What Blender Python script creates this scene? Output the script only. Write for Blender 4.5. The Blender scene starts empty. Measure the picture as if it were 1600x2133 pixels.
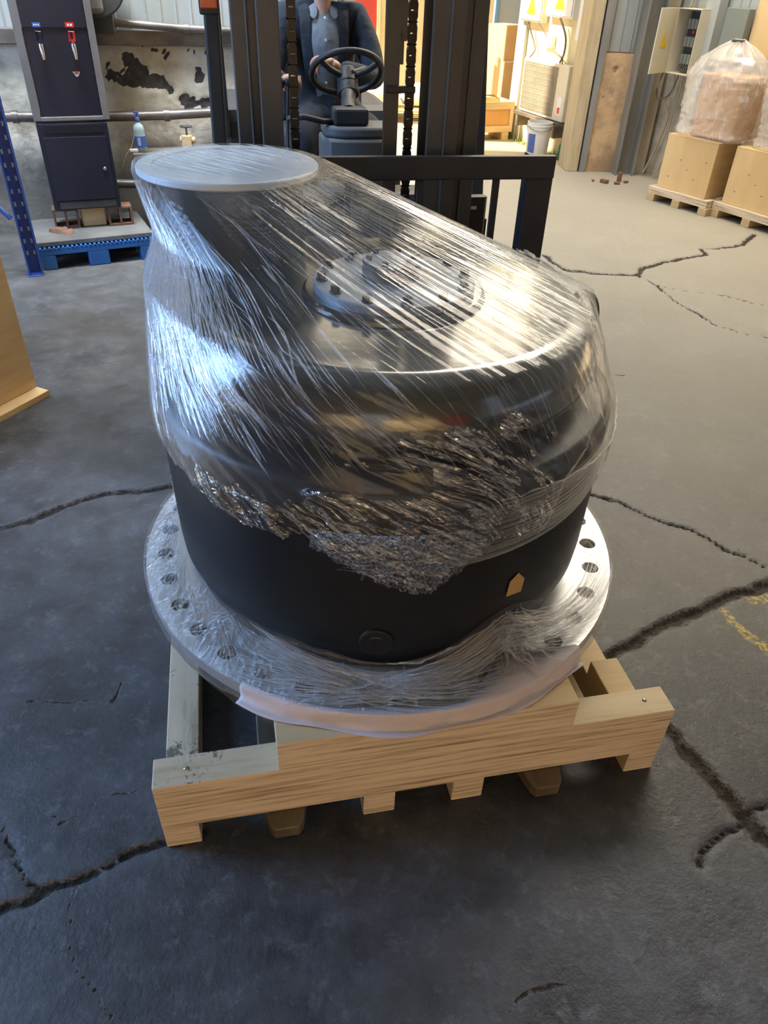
import bpy, bmesh, math, random
import numpy as np
from math import sin, cos, pi, radians as rad
from mathutils import Vector, Matrix
random.seed(7)
RNG = np.random.default_rng(11)
SC = bpy.context.scene
COL = SC.collection

# ------------------------------------------------------------ camera
CAM_PITCH, CAM_ROLL, CAM_F = 0.63980, 0.03944, 1528.3
cd = bpy.data.cameras.new('camera')
cam = bpy.data.objects.new('camera', cd); COL.objects.link(cam)
cd.sensor_fit = 'HORIZONTAL'; cd.sensor_width = 36.0
cd.lens = 36.0 * CAM_F / 1600.0
cd.clip_start = 0.05; cd.clip_end = 200
_f = Vector((0, cos(CAM_PITCH), -sin(CAM_PITCH))); _u0 = Vector((0, sin(CAM_PITCH), cos(CAM_PITCH))); _r0 = Vector((1, 0, 0))
_r = _r0 * cos(CAM_ROLL) + _u0 * sin(CAM_ROLL); _u = -_r0 * sin(CAM_ROLL) + _u0 * cos(CAM_ROLL)
M = Matrix((_r, _u, -_f)).transposed().to_4x4(); M.translation = Vector((0, 0, 1.7))
cam.matrix_world = M
SC.camera = cam

# ------------------------------------------------------------ world, sun, area lights, exposure
w = bpy.data.worlds.new('sky'); SC.world = w; w.use_nodes = True
bg = w.node_tree.nodes['Background']
bg.inputs[0].default_value = (0.62, 0.76, 1.0, 1); bg.inputs[1].default_value = 0.9
def add_light(name, kind, loc, target, energy, color, size=None, size_y=None):
    ld = bpy.data.lights.new(name, kind); ld.energy = energy; ld.color = color
    if kind == 'AREA':
        ld.shape = 'RECTANGLE'; ld.size = size; ld.size_y = size_y or size
    o = bpy.data.objects.new(name, ld); COL.objects.link(o); o.location = loc
    o.rotation_euler = (Vector(target) - Vector(loc)).to_track_quat('-Z', 'Y').to_euler()
    return o
sun = add_light('sun', 'SUN', (-7, 9.5, 6.5), (0, 9.6, 0), 15.0, (1.0, 0.86, 0.62)); sun.data.angle = rad(1.0)
add_light('left_door_daylight', 'AREA', (-4.2, 1.6, 2.3), (0.2, 1.9, 0.6), 190, (0.30, 0.55, 1.0), 1.6, 2.6)
add_light('back_skylight', 'AREA', (1.7, 6.9, 5.6), (1.2, 4.2, 0.0), 480, (1.0, 0.87, 0.70), 5.0, 1.6)
ls_ = add_light('left_wall_fill', 'AREA', (-2.0, 4.4, 5.6), (-1.8, 5.5, 1.0), 135, (0.80, 0.88, 1.0), 2.0, 1.2); ls_.data.spread = rad(85)  # added lamp aimed at the left wall to brighten it
add_light('rear_doorway_daylight', 'AREA', (-0.5, -4.85, 1.3), (-0.5, 1.5, 1.2), 8, (1.0, 0.76, 0.50), 1.5, 2.4)
rs_ = add_light('rear_crate_fill', 'AREA', (0.2, -0.3, 4.6), (0.1, -2.6, 0.9), 280, (1.0, 0.90, 0.74), 2.0, 0.8); rs_.data.spread = rad(75)  # added lamp facing back, lights the unseen crates mirrored in the film
SC.view_settings.view_transform = 'Standard'; SC.view_settings.look = 'None'
SC.view_settings.exposure = 0.25; SC.view_settings.gamma = 1.0; SC.view_settings.use_curve_mapping = False
try:
    SC.cycles.use_denoising = True; SC.cycles.max_bounces = 8; SC.cycles.transparent_max_bounces = 24
    SC.cycles.diffuse_bounces = 3; SC.cycles.glossy_bounces = 4; SC.cycles.caustics_reflective = False; SC.cycles.caustics_refractive = False
    SC.cycles.sample_clamp_indirect = 4.0; SC.cycles.use_adaptive_sampling = True; SC.cycles.adaptive_threshold = 0.02
except Exception: pass

# ------------------------------------------------------------ numpy noise
_T = RNG.random((256, 256))
def vnoise(x, y):
    x = np.asarray(x, float); y = np.asarray(y, float)
    xi = np.floor(x).astype(int); yi = np.floor(y).astype(int); fx = x - xi; fy = y - yi
    fx = fx * fx * (3 - 2 * fx); fy = fy * fy * (3 - 2 * fy)
    a = _T[xi % 256, yi % 256]; b = _T[(xi + 1) % 256, yi % 256]; c = _T[xi % 256, (yi + 1) % 256]; d = _T[(xi + 1) % 256, (yi + 1) % 256]
    return (a * (1 - fx) + b * fx) * (1 - fy) + (c * (1 - fx) + d * fx) * fy
def fbm(x, y, o=4):
    s = 0; a = .5
    for i in range(o):
        s = s + a * vnoise(x * 2 ** i + 13 * i, y * 2 ** i + 7 * i); a *= .5
    return s / (1 - .5 ** o)

# ------------------------------------------------------------ materials
def new_mat(name):
    m = bpy.data.materials.new(name); m.use_nodes = True
    return m, m.node_tree.nodes, m.node_tree.links, m.node_tree.nodes['Principled BSDF']
def N(ns, t, **kw):
    n = ns.new(t)
    for k, v in kw.items():
        if hasattr(n, k): setattr(n, k, v)
    return n
def pmat(name, col, rough=.6, metal=0., col2=None, scale=6., stretch=(1, 1, 1), lo=.35, hi=.65, bump=0., bscale=None, spec=.5, coat=0., detail=6., rvar=0., trans=None):
    m, ns, ls, b = new_mat(name)
    b.inputs['Base Color'].default_value = (*col, 1); b.inputs['Roughness'].default_value = rough
    b.inputs['Metallic'].default_value = metal; b.inputs['Specular IOR Level'].default_value = spec
    b.inputs['Coat Weight'].default_value = coat; b.inputs['Coat Roughness'].default_value = .11
    if col2 is not None or bump or rvar:
        tc = N(ns, 'ShaderNodeTexCoord'); mp = N(ns, 'ShaderNodeMapping'); mp.inputs['Scale'].default_value = stretch
        ls.new(tc.outputs['Object'], mp.inputs[0])
        nz = N(ns, 'ShaderNodeTexNoise'); nz.inputs['Scale'].default_value = scale; nz.inputs['Detail'].default_value = detail; nz.inputs['Roughness'].default_value = .62
        ls.new(mp.outputs[0], nz.inputs['Vector'])
        if col2 is not None:
            cr = N(ns, 'ShaderNodeValToRGB'); cr.color_ramp.elements[0].position = lo; cr.color_ramp.elements[1].position = hi
            cr.color_ramp.elements[0].color = (*col, 1); cr.color_ramp.elements[1].color = (*col2, 1)
            ls.new(nz.outputs['Fac'], cr.inputs[0]); ls.new(cr.outputs[0], b.inputs['Base Color'])
        if rvar:
            mr = N(ns, 'ShaderNodeMapRange'); mr.inputs[3].default_value = max(0, rough - rvar); mr.inputs[4].default_value = min(1, rough + rvar)
            ls.new(nz.outputs['Fac'], mr.inputs[0]); ls.new(mr.outputs[0], b.inputs['Roughness'])
        if bump:
            nb = nz
            if bscale:
                nb = N(ns, 'ShaderNodeTexNoise'); nb.inputs['Scale'].default_value = bscale; nb.inputs['Detail'].default_value = 5
                ls.new(mp.outputs[0], nb.inputs['Vector'])
            bp = N(ns, 'ShaderNodeBump'); bp.inputs['Strength'].default_value = bump; bp.inputs['Distance'].default_value = .02
            ls.new(nb.outputs['Fac'], bp.inputs['Height']); ls.new(bp.outputs[0], b.inputs['Normal'])
    return m

MT = {}
MT['black_gloss'] = pmat('black_gloss_paint', (.007, .008, .010), .20, col2=(.012, .013, .016), scale=3, bump=.015, bscale=14, spec=.6, coat=1.)
MT['black_drum'] = pmat('black_drum_paint', (.008, .009, .012), .42, col2=(.013, .014, .018), scale=4, bump=.03, bscale=60, spec=.35, rvar=.06)
MT['cover_plate'] = pmat('grey_blue_cover_plate', (.24, .29, .36), .42, col2=(.30, .35, .42), scale=9, metal=.35, spec=.5)
MT['machined'] = pmat('machined_steel', (.62, .63, .64), .42, metal=.55, col2=(.52, .53, .54), scale=7, spec=.5, rvar=.06)
MT['disc_steel'] = pmat('pale_disc_steel', (.62, .70, .80), .5, metal=.2, col2=(.52, .60, .69), scale=5)
MT['bolt'] = pmat('dark_bolt_steel', (.07, .075, .08), .35, metal=.8)
MT['zinc'] = pmat('zinc_steel', (.5, .42, .3), .3, metal=.9)
MT['fork_paint'] = pmat('black_truck_paint', (.030, .032, .035), .48, col2=(.042, .043, .046), scale=8, spec=.4, bump=.02, bscale=80)
MT['hazed_mast_paint'] = pmat('hazed_grey_black_mast_paint', (.075, .075, .074), .5, col2=(.095, .095, .092), scale=8, spec=.5, bump=.02, bscale=80)  # greyer than the truck paint: lens haze put into the mast colour
MT['fork_steel'] = pmat('worn_fork_steel', (.10, .075, .05), .5, metal=.4, col2=(.18, .145, .10), scale=9, stretch=(1, .3, 1), rvar=.1)
MT['chain'] = pmat('oily_chain', (.016, .016, .018), .4, metal=.4)
MT['grey_plastic'] = pmat('grey_cowl_plastic', (.11, .112, .112), .6)
MT['rubber'] = pmat('black_rubber', (.02, .02, .022), .5, bump=.1, bscale=120)
MT['amber'] = pmat('orange_lamp_lens', (.75, .10, .02), .3)
MT['blue_paint'] = pmat('blue_rack_paint', (.02, .05, .20), .45, col2=(.03, .07, .26), scale=6)
MT['blue_plastic'] = pmat('blue_pallet_plastic', (.02, .13, .36), .5, col2=(.02, .10, .30), scale=5)
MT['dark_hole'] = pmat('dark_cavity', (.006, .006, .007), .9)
MT['board_grey'] = pmat('dusty_grey_board', (.10, .10, .095), .85, col2=(.16, .155, .14), scale=5, bump=.2, bscale=30)
MT['ply'] = pmat('yellow_plywood', (.60, .42, .21), .65, col2=(.70, .52, .29), scale=3, stretch=(1, 1, 6), bump=.05)
MT['ply_pale'] = pmat('pale_plywood', (.80, .58, .30), .65, col2=(.68, .46, .22), scale=3, stretch=(1, 1, .25), bump=.05)
MT['card'] = pmat('brown_cardboard', (.60, .31, .10), .8, col2=(.66, .36, .13), scale=4)
MT['brick'] = pmat('hollow_clay_brick', (.16, .075, .05), .9, col2=(.22, .12, .08), scale=20, bump=.4)
MT['cabinet'] = pmat('dark_navy_cabinet', (.012, .014, .028), .35, col2=(.018, .021, .038), scale=4, spec=.45)
MT['frame_grey'] = pmat('brownish_grey_frame', (.17, .15, .14), .55, col2=(.21, .19, .175), scale=7)
MT['chrome'] = pmat('chrome', (.75, .75, .76), .15, metal=1.)
MT['red'] = pmat('red_plastic', (.65, .03, .03), .4)
MT['white'] = pmat('white_plastic', (.78, .78, .76), .5)
MT['blue_label'] = pmat('blue_label', (.06, .12, .42), .5)
MT['old_metal'] = pmat('old_grey_pipe', (.25, .22, .19), .45, metal=.5, col2=(.14, .12, .10), scale=12, stretch=(.4, 1, 1))
MT['dark_machine'] = pmat('dark_machine_paint', (.045, .048, .052), .5, col2=(.08, .08, .082), scale=5)
MT['corr'] = pmat('painted_sheet_steel', (.50, .52, .49), .5, col2=(.44, .46, .43), scale=2)
MT['cream_metal'] = pmat('cream_enclosure_paint', (.72, .66, .50), .5, col2=(.66, .60, .45), scale=4)
MT['grey_blue_steel'] = pmat('grey_blue_steel_column', (.18, .18, .17), .5, col2=(.27, .26, .235), scale=2.5, stretch=(3, 3, .6))
MT['tan_jamb'] = pmat('tan_painted_jamb', (.55, .45, .28), .7, col2=(.42, .33, .2), scale=7, stretch=(3, 3, .5), bump=.1)
MT['beige_strip'] = pmat('beige_column_paint', (.48, .42, .32), .6, col2=(.38, .33, .26), scale=5)
MT['yard_wall'] = pmat('yellow_render', (.82, .72, .48), .9, col2=(.74, .62, .38), scale=2.5, bump=.2, bscale=30)
MT['yard_grey'] = pmat('grey_sheet_cladding', (.36, .38, .37), .6)
MT['yard_blue'] = pmat('blue_trim_paint', (.12, .30, .50), .5)
MT['yellow'] = pmat('warning_yellow', (.85, .55, .02), .5)
MT['cable'] = pmat('cable_pvc', (.16, .13, .10), .6)
MT['cable_pale'] = pmat('pale_cable', (.45, .38, .26), .6)
MT['fins'] = pmat('dusty_condenser_fins', (.30, .26, .20), .7, metal=.2, col2=(.38, .33, .26), scale=6)
MT['jacket'] = pmat('dark_blue_jacket_cloth', (.022, .030, .042), .85, col2=(.03, .04, .055), scale=10, bump=.4, bscale=25)
MT['shirt'] = pmat('grey_shirt_cloth', (.20, .235, .26), .85, col2=(.24, .28, .31), scale=8, bump=.3, bscale=22)
MT['skin'] = pmat('skin', (.50, .27, .18), .5, col2=(.56, .31, .21), scale=14)
MT['hair'] = pmat('black_hair', (.015, .013, .012), .6, bump=.4, bscale=150)
MT['trouser'] = pmat('dark_trouser_cloth', (.02, .024, .034), .85, bump=.3, bscale=30)
MT['sticker'] = pmat('tan_paper_sticker', (.48, .30, .12), .6)
MT['green_glass'] = pmat('green_bottle_glass', (.03, .14, .06), .15)
MT['weeds'] = pmat('weeds', (.20, .30, .05), .8)
MT['clear_plastic'] = pmat('cloudy_bottle_plastic', (.35, .45, .45), .3)
MT['foam'] = pmat('pink_white_foam_sheet', (.56, .49, .50), .6, col2=(.64, .57, .58), scale=6, bump=.25, bscale=9)
MT['paper'] = pmat('green_grey_paper', (.22, .25, .22), .6)
MT['weave'] = pmat('white_woven_sack', (.78, .76, .70), .7, bump=.3, bscale=20)

def wood_mat(name, base, dark, axis_stretch, lines=26., mould=0., mould_x=None, p0=.30, p1=.46):
    m, ns, ls, b = new_mat(name)
    tc = N(ns, 'ShaderNodeTexCoord'); mp = N(ns, 'ShaderNodeMapping'); mp.inputs['Scale'].default_value = axis_stretch
    ls.new(tc.outputs['Object'], mp.inputs[0])
    n1 = N(ns, 'ShaderNodeTexNoise'); n1.inputs['Scale'].default_value = lines; n1.inputs['Detail'].default_value = 5; n1.inputs['Roughness'].default_value = .7
    ls.new(mp.outputs[0], n1.inputs['Vector'])
    cr = N(ns, 'ShaderNodeValToRGB'); e = cr.color_ramp.elements
    e[0].position = p0; e[0].color = (*dark, 1); e[1].position = p1; e[1].color = (*base, 1)
    e2 = cr.color_ramp.elements.new(.72); e2.color = (base[0] * 1.15, base[1] * 1.16, base[2] * 1.2, 1)
    ls.new(n1.outputs['Fac'], cr.inputs[0]); last = cr.outputs[0]
    if mould:
        n2 = N(ns, 'ShaderNodeTexNoise'); n2.inputs['Scale'].default_value = 7; n2.inputs['Detail'].default_value = 3
        ls.new(tc.outputs['Object'], n2.inputs['Vector'])
        n3 = N(ns, 'ShaderNodeTexNoise'); n3.inputs['Scale'].default_value = 130; n3.inputs['Detail'].default_value = 4
        ls.new(tc.outputs['Object'], n3.inputs['Vector'])
        ad = N(ns, 'ShaderNodeMath', operation='ADD'); ls.new(n2.outputs['Fac'], ad.inputs[0])
        mu = N(ns, 'ShaderNodeMath', operation='MULTIPLY'); mu.inputs[1].default_value = .55; ls.new(n3.outputs['Fac'], mu.inputs[0]); ls.new(mu.outputs[0], ad.inputs[1])
        r2 = N(ns, 'ShaderNodeMapRange'); r2.inputs[1].default_value = .86; r2.inputs[2].default_value = .95; r2.inputs[4].default_value = mould
        ls.new(ad.outputs[0], r2.inputs[0])
        if mould_x is not None:
            sx = N(ns, 'ShaderNodeSeparateXYZ'); ls.new(tc.outputs['Object'], sx.inputs[0]); rx = N(ns, 'ShaderNodeMapRange'); rx.inputs[1].default_value = mould_x; rx.inputs[2].default_value = mould_x - .08; rx.inputs[3].default_value = -.2; rx.inputs[4].default_value = .09
            ls.new(sx.outputs[0], rx.inputs[0]); a3 = N(ns, 'ShaderNodeMath', operation='ADD'); ls.new(ad.outputs[0], a3.inputs[0]); ls.new(rx.outputs[0], a3.inputs[1]); ls.new(a3.outputs[0], r2.inputs[0])
        mx = N(ns, 'ShaderNodeMix', data_type='RGBA'); mx.inputs[7].default_value = (.07, .055, .04, 1)
        ls.new(r2.outputs[0], mx.inputs[0]); ls.new(last, mx.inputs[6]); last = mx.outputs[2]
    ls.new(last, b.inputs['Base Color']); b.inputs['Roughness'].default_value = .7
    bp = N(ns, 'ShaderNodeBump'); bp.inputs['Strength'].default_value = .25; bp.inputs['Distance'].default_value = .004
    ls.new(n1.outputs['Fac'], bp.inputs['Height']); ls.new(bp.outputs[0], b.inputs['Normal'])
    return m
MT['lvl'] = wood_mat('laminated_pine_edge', (.72, .60, .44), (.34, .23, .14), (.03, .3, 1.), 85., p0=.36, p1=.50)
MT['pine_top'] = wood_mat('pale_pine_face_with_mould', (.58, .48, .32), (.42, .32, .19), (.12, 1., .6), 14., mould=.85, mould_x=.26)
MT['pine_clean'] = wood_mat('clean_pine_face', (.56, .42, .23), (.44, .30, .15), (.12, 1., .6), 12.)
MT['runner'] = wood_mat('rough_runner_wood', (.62, .50, .34), (.36, .25, .14), (1., .15, .6), 16., mould=.8)

# film : thin clear plastic; alpha = fold density, thin-film colours of stretched plastic
def film_mat(name, base_alpha, streak_alpha, facet=0., facet_scale=(9, 14), col=(.80, .83, .86), rough=.16, uscale=46., vscale=1.1, bump=.5, tf=380., glints=1., refl=.028, dist=.05, ndetail=3, rgl=.09, patchy=False):
    m, ns, ls, b = new_mat(name)
    uv = N(ns, 'ShaderNodeUVMap'); mp = N(ns, 'ShaderNodeMapping'); mp.inputs['Scale'].default_value = (uscale, vscale, 1)
    ls.new(uv.outputs[0], mp.inputs[0])
    n1 = N(ns, 'ShaderNodeTexNoise'); n1.inputs['Scale'].default_value = 1.; n1.inputs['Detail'].default_value = ndetail; n1.inputs['Roughness'].default_value = .7; n1.inputs['Distortion'].default_value = dist
    ls.new(mp.outputs[0], n1.inputs['Vector'])
    tc = N(ns, 'ShaderNodeTexCoord')
    n2 = N(ns, 'ShaderNodeTexNoise'); n2.inputs['Scale'].default_value = 5.5; n2.inputs['Detail'].default_value = 4; n2.inputs['Roughness'].default_value = .6
    ls.new(tc.outputs['Object'], n2.inputs['Vector'])
    r1 = N(ns, 'ShaderNodeMapRange'); r1.inputs[1].default_value = .52; r1.inputs[2].default_value = .74; ls.new(n1.outputs['Fac'], r1.inputs[0])
    r2 = N(ns, 'ShaderNodeMapRange'); r2.inputs[1].default_value = .35; r2.inputs[2].default_value = .68; ls.new(n2.outputs['Fac'], r2.inputs[0])
    mu0 = N(ns, 'ShaderNodeMath', operation='MULTIPLY'); ls.new(r1.outputs[0], mu0.inputs[0]); ls.new(r2.outputs[0], mu0.inputs[1])
    at = N(ns, 'ShaderNodeAttribute'); at.attribute_name = 'clear'; iv = N(ns, 'ShaderNodeMath', operation='SUBTRACT'); iv.inputs[0].default_value = 1.; ls.new(at.outputs['Fac'], iv.inputs[1])
    mu = N(ns, 'ShaderNodeMath', operation='MULTIPLY'); ls.new(mu0.outputs[0], mu.inputs[0]); ls.new(iv.outputs[0], mu.inputs[1])
    lw = N(ns, 'ShaderNodeLayerWeight'); lw.inputs['Blend'].default_value = .5
    a1 = N(ns, 'ShaderNodeMath', operation='MULTIPLY_ADD'); a1.inputs[1].default_value = streak_alpha; a1.inputs[2].default_value = base_alpha; ls.new(mu.outputs[0], a1.inputs[0])
    pw = N(ns, 'ShaderNodeMath', operation='POWER'); pw.inputs[1].default_value = 3.; ls.new(lw.outputs['Facing'], pw.inputs[0])
    a2 = N(ns, 'ShaderNodeMath', operation='MULTIPLY_ADD'); a2.inputs[1].default_value = .22; ls.new(pw.outputs[0], a2.inputs[0]); ls.new(a1.outputs[0], a2.inputs[2])
    a2.use_clamp = True
    b.inputs['Base Color'].default_value = (*col, 1); b.inputs['Roughness'].default_value = rough
    b.inputs['Specular IOR Level'].default_value = .6; b.inputs['IOR'].default_value = 1.5
    mt = N(ns, 'ShaderNodeMapRange'); mt.inputs[3].default_value = tf * .6; mt.inputs[4].default_value = tf * 1.9; ls.new(n2.outputs['Fac'], mt.inputs[0])
    ls.new(mt.outputs[0], b.inputs['Thin Film Thickness']); b.inputs['Thin Film IOR'].default_value = 1.5
    bp = N(ns, 'ShaderNodeBump'); bp.inputs['Distance'].default_value = .01
    bs = N(ns, 'ShaderNodeMath', operation='MULTIPLY'); bs.inputs[1].default_value = bump; ls.new(iv.outputs[0], bs.inputs[0]); ls.new(bs.outputs[0], bp.inputs['Strength'])
    hh = n1.outputs['Fac']
    if facet:
        mf = N(ns, 'ShaderNodeMapping'); mf.inputs['Scale'].default_value = (facet_scale[0], facet_scale[1], 1); ls.new(uv.outputs[0], mf.inputs[0])
        ds = N(ns, 'ShaderNodeVectorMath', operation='ADD'); ls.new(mf.outputs[0], ds.inputs[0])
        nd = N(ns, 'ShaderNodeTexNoise'); nd.inputs['Scale'].default_value = 3.; ls.new(mf.outputs[0], nd.inputs['Vector']); ls.new(nd.outputs['Color'], ds.inputs[1])
        vo = N(ns, 'ShaderNodeTexVoronoi'); vo.inputs['Scale'].default_value = 1.; vo.feature = 'F1'; ls.new(ds.outputs[0], vo.inputs['Vector'])
        fa = N(ns, 'ShaderNodeMath', operation='MULTIPLY_ADD'); fa.inputs[1].default_value = facet; ls.new(vo.outputs['Distance'], fa.inputs[0]); ls.new(n1.outputs['Fac'], fa.inputs[2]); hh = fa.outputs[0]
    ls.new(hh, bp.inputs['Height']); ls.new(bp.outputs[0], b.inputs['Normal'])
    gl = N(ns, 'ShaderNodeBsdfGlossy'); gl.inputs['Roughness'].default_value = rgl; gl.inputs['Color'].default_value = (1, 1, 1, 1); ls.new(bp.outputs[0], gl.inputs['Normal'])
    tr = N(ns, 'ShaderNodeBsdfTransparent'); tr.inputs[0].default_value = (.985, .985, .985, 1)
    m1 = N(ns, 'ShaderNodeMixShader'); ls.new(a2.outputs[0], m1.inputs[0]); ls.new(tr.outputs[0], m1.inputs[1]); ls.new(b.outputs[0], m1.inputs[2])
    l2 = N(ns, 'ShaderNodeLayerWeight'); l2.inputs['Blend'].default_value = .5; ls.new(bp.outputs[0], l2.inputs['Normal'])
    p2 = N(ns, 'ShaderNodeMath', operation='POWER'); p2.inputs[1].default_value = 4.; ls.new(l2.outputs['Facing'], p2.inputs[0])
    fm = N(ns, 'ShaderNodeMath', operation='MULTIPLY_ADD'); fm.inputs[1].default_value = .35 * glints; fm.inputs[2].default_value = refl * glints; fm.use_clamp = True; ls.new(p2.outputs[0], fm.inputs[0])
    if patchy:
        m4 = N(ns, 'ShaderNodeMapping'); m4.inputs['Scale'].default_value = (26, 9, 1); ls.new(uv.outputs[0], m4.inputs[0]); n4 = N(ns, 'ShaderNodeTexNoise'); n4.inputs['Scale'].default_value = 1.; n4.inputs['Detail'].default_value = 6; n4.inputs['Roughness'].default_value = .72; n4.inputs['Distortion'].default_value = .35; ls.new(m4.outputs[0], n4.inputs['Vector'])
        r4 = N(ns, 'ShaderNodeMapRange'); r4.inputs[1].default_value = .44; r4.inputs[2].default_value = .62; r4.inputs[3].default_value = .08; ls.new(n4.outputs['Fac'], r4.inputs[0])
        q4 = N(ns, 'ShaderNodeMath', operation='MULTIPLY'); ls.new(r4.outputs[0], q4.inputs[0]); ls.new(fm.outputs[0], q4.inputs[1]); fm = q4
        q5 = N(ns, 'ShaderNodeMath', operation='MULTIPLY'); ls.new(r4.outputs[0], q5.inputs[0]); ls.new(a2.outputs[0], q5.inputs[1]); ls.new(q5.outputs[0], m1.inputs[0])
    m2 = N(ns, 'ShaderNodeMixShader'); ls.new(fm.outputs[0], m2.inputs[0]); ls.new(m1.outputs[0], m2.inputs[1]); ls.new(gl.outputs[0], m2.inputs[2])
    out = ns['Material Output']; ls.new(m2.outputs[0], out.inputs[0])
    return m
MT['film'] = film_mat('stretch_film_clear', .03, .27, uscale=105, vscale=.8, bump=.35)
MT['film_low'] = film_mat('stretch_film_skirt', .02, .24, col=(.84, .80, .82), uscale=60, vscale=1.5, bump=.4)
MT['film_side'] = film_mat('stretch_film_smoky', .22, .2, col=(.50, .50, .50), uscale=30, vscale=.6)
MT['film_crumple'] = film_mat('stretch_film_crumpled', .015, .16, facet=3.2, facet_scale=(7, 9), refl=.30, dist=.3, rgl=.035, patchy=True, col=(.72, .68, .64), uscale=60, vscale=6, bump=.9, tf=520, glints=1.5)
MT['strand'] = film_mat('stretch_film_folds', .16, .45, col=(.88, .91, .95), rough=.2, uscale=3, vscale=9, bump=.6, glints=2.2)
MT['bag'] = film_mat('translucent_poly_bag', .30, .7, col=(.95, .91, .85), uscale=9, vscale=1.2, bump=.5)

# ------------------------------------------------------------ mesh helper
class MB:
    def __init__(s): s.v = []; s.f = []; s.mi = []; s.uv = None
    def add(s, vs, fs, mi=0):
        o = len(s.v); s.v += [tuple(p) for p in vs]
        for f in fs: s.f.append(tuple(i + o for i in f)); s.mi.append(mi)
        return s
    def box(s, c, d, rz=0., R=None, mi=0, taper=1.):
        x, y, z = d[0] / 2, d[1] / 2, d[2] / 2
        t = taper
        vs = [(-x, -y, -z), (x, -y, -z), (x, y, -z), (-x, y, -z), (-x * t, -y * t, z), (x * t, -y * t, z), (x * t, y * t, z), (-x * t, y * t, z)]
        if R is None: R = Matrix.Rotation(rz, 3, 'Z')
        vs = [R @ Vector(v) + Vector(c) for v in vs]
        return s.add(vs, [(0, 3, 2, 1), (4, 5, 6, 7), (0, 1, 5, 4), (1, 2, 6, 5), (2, 3, 7, 6), (3, 0, 4, 7)], mi)
    def b2(s, x0, x1, y0, y1, z0, z1, mi=0):
        return s.box(((x0 + x1) / 2, (y0 + y1) / 2, (z0 + z1) / 2), (x1 - x0, y1 - y0, z1 - z0), mi=mi)
    def cyl(s, p0, p1, r0, r1=None, n=24, mi=0, caps=True, ph=0.):
        p0 = Vector(p0); p1 = Vector(p1); r1 = r0 if r1 is None else r1
        q = (p1 - p0).to_track_quat('Z', 'Y'); vs = []
        for p, r in ((p0, r0), (p1, r1)):
            for i in range(n): a = 2 * pi * i / n + ph; vs.append(q @ Vector((r * cos(a), r * sin(a), 0)) + p)
        fs = [(i, (i + 1) % n, n + (i + 1) % n, n + i) for i in range(n)]
        if caps: fs += [tuple(reversed(range(n))), tuple(range(n, 2 * n))]
        return s.add(vs, fs, mi)
    def lathe(s, prof, c=(0, 0, 0), n=64, mi=0, close=False):
        vs = []; m = len(prof)
        for i in range(n):
            a = 2 * pi * i / n
            for r, z in prof: vs.append((c[0] + r * cos(a), c[1] + r * sin(a), c[2] + z))
        fs = []
        rng = m if close else m - 1
        for i in range(n):
            j = (i + 1) % n
            for k in range(rng):
                l = (k + 1) % m
                fs.append((i * m + k, j * m + k, j * m + l, i * m + l))
        if not close:
            if prof[0][0] > 1e-6: fs.append(tuple(i * m for i in reversed(range(n))))
            if prof[-1][0] > 1e-6: fs.append(tuple(i * m + m - 1 for i in range(n)))
        return s.add(vs, fs, mi)
    def tube(s, pts, r, n=8, mi=0, closed=False, caps=True):
        pts = [Vector(p) for p in pts]; vs = []; m = len(pts)
        rs = r if isinstance(r, (list, tuple)) else [r] * m
        up = Vector((0, 0, 1)); prev = None
        for i, p in enumerate(pts):
            a = pts[(i - 1) % m] if closed or i > 0 else p; b = pts[(i + 1) % m] if closed or i < m - 1 else p
            t = (b - a).normalized()
            if prev is None:
                x = t.cross(up)
                if x.length < 1e-3: x = t.cross(Vector((0, 1, 0)))
            else: x = prev - t * prev.dot(t)
            x.normalize(); prev = x; y = t.cross(x)
            for k in range(n): an = 2 * pi * k / n; vs.append(p + (x * cos(an) + y * sin(an)) * rs[i])
        fs = []
        for i in range(m if closed else m - 1):
            j = (i + 1) % m
            for k in range(n): l = (k + 1) % n; fs.append((i * n + k, j * n + k, j * n + l, i * n + l))
        if not closed and caps: fs += [tuple(range(n)), tuple((m - 1) * n + k for k in reversed(range(n)))]
        return s.add(vs, fs, mi)
    def prism(s, poly, z0, z1, mi=0, R=None, T=(0, 0, 0)):
        n = len(poly); vs = [Vector((x, y, z0)) for x, y in poly] + [Vector((x, y, z1)) for x, y in poly]
        if R is not None: vs = [R @ v for v in vs]
        vs = [v + Vector(T) for v in vs]
        fs = [(i, (i + 1) % n, n + (i + 1) % n, n + i) for i in range(n)] + [tuple(reversed(range(n))), tuple(range(n, 2 * n))]
        return s.add(vs, fs, mi)
    def build(s, name, mat, parent=None, bevel=0., smooth=0, kind=None, label=None, recalc=True, uv=None, seg=2, loc=None):
        me = bpy.data.meshes.new(name); me.from_pydata([tuple(v) for v in s.v], [], s.f)
        if uv is not None:
            l = me.uv_layers.new(name='UVMap'); vi = np.zeros(len(me.loops), int); me.loops.foreach_get('vertex_index', vi)
            l.data.foreach_set('uv', np.asarray(uv, float)[vi].ravel())
        if recalc:
            bm = bmesh.new(); bm.from_mesh(me); bmesh.ops.recalc_face_normals(bm, faces=bm.faces); bm.to_mesh(me); bm.free()
        mats = mat if isinstance(mat, (list, tuple)) else [mat]
        for m in mats: me.materials.append(MT[m] if isinstance(m, str) else m)
        if any(s.mi): me.polygons.foreach_set('material_index', s.mi)
        if smooth:
            me.shade_smooth()
            if smooth < 180: me.set_sharp_from_angle(angle=rad(smooth))
        o = bpy.data.objects.new(name, me); COL.objects.link(o)
        if parent is not None: o.parent = parent
        if loc is not None: o.location = loc
        if bevel:
            b = o.modifiers.new('bevel', 'BEVEL'); b.width = bevel; b.segments = seg; b.limit_method = 'ANGLE'; b.angle_limit = rad(40)
        if kind: o['kind'] = kind
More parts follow.
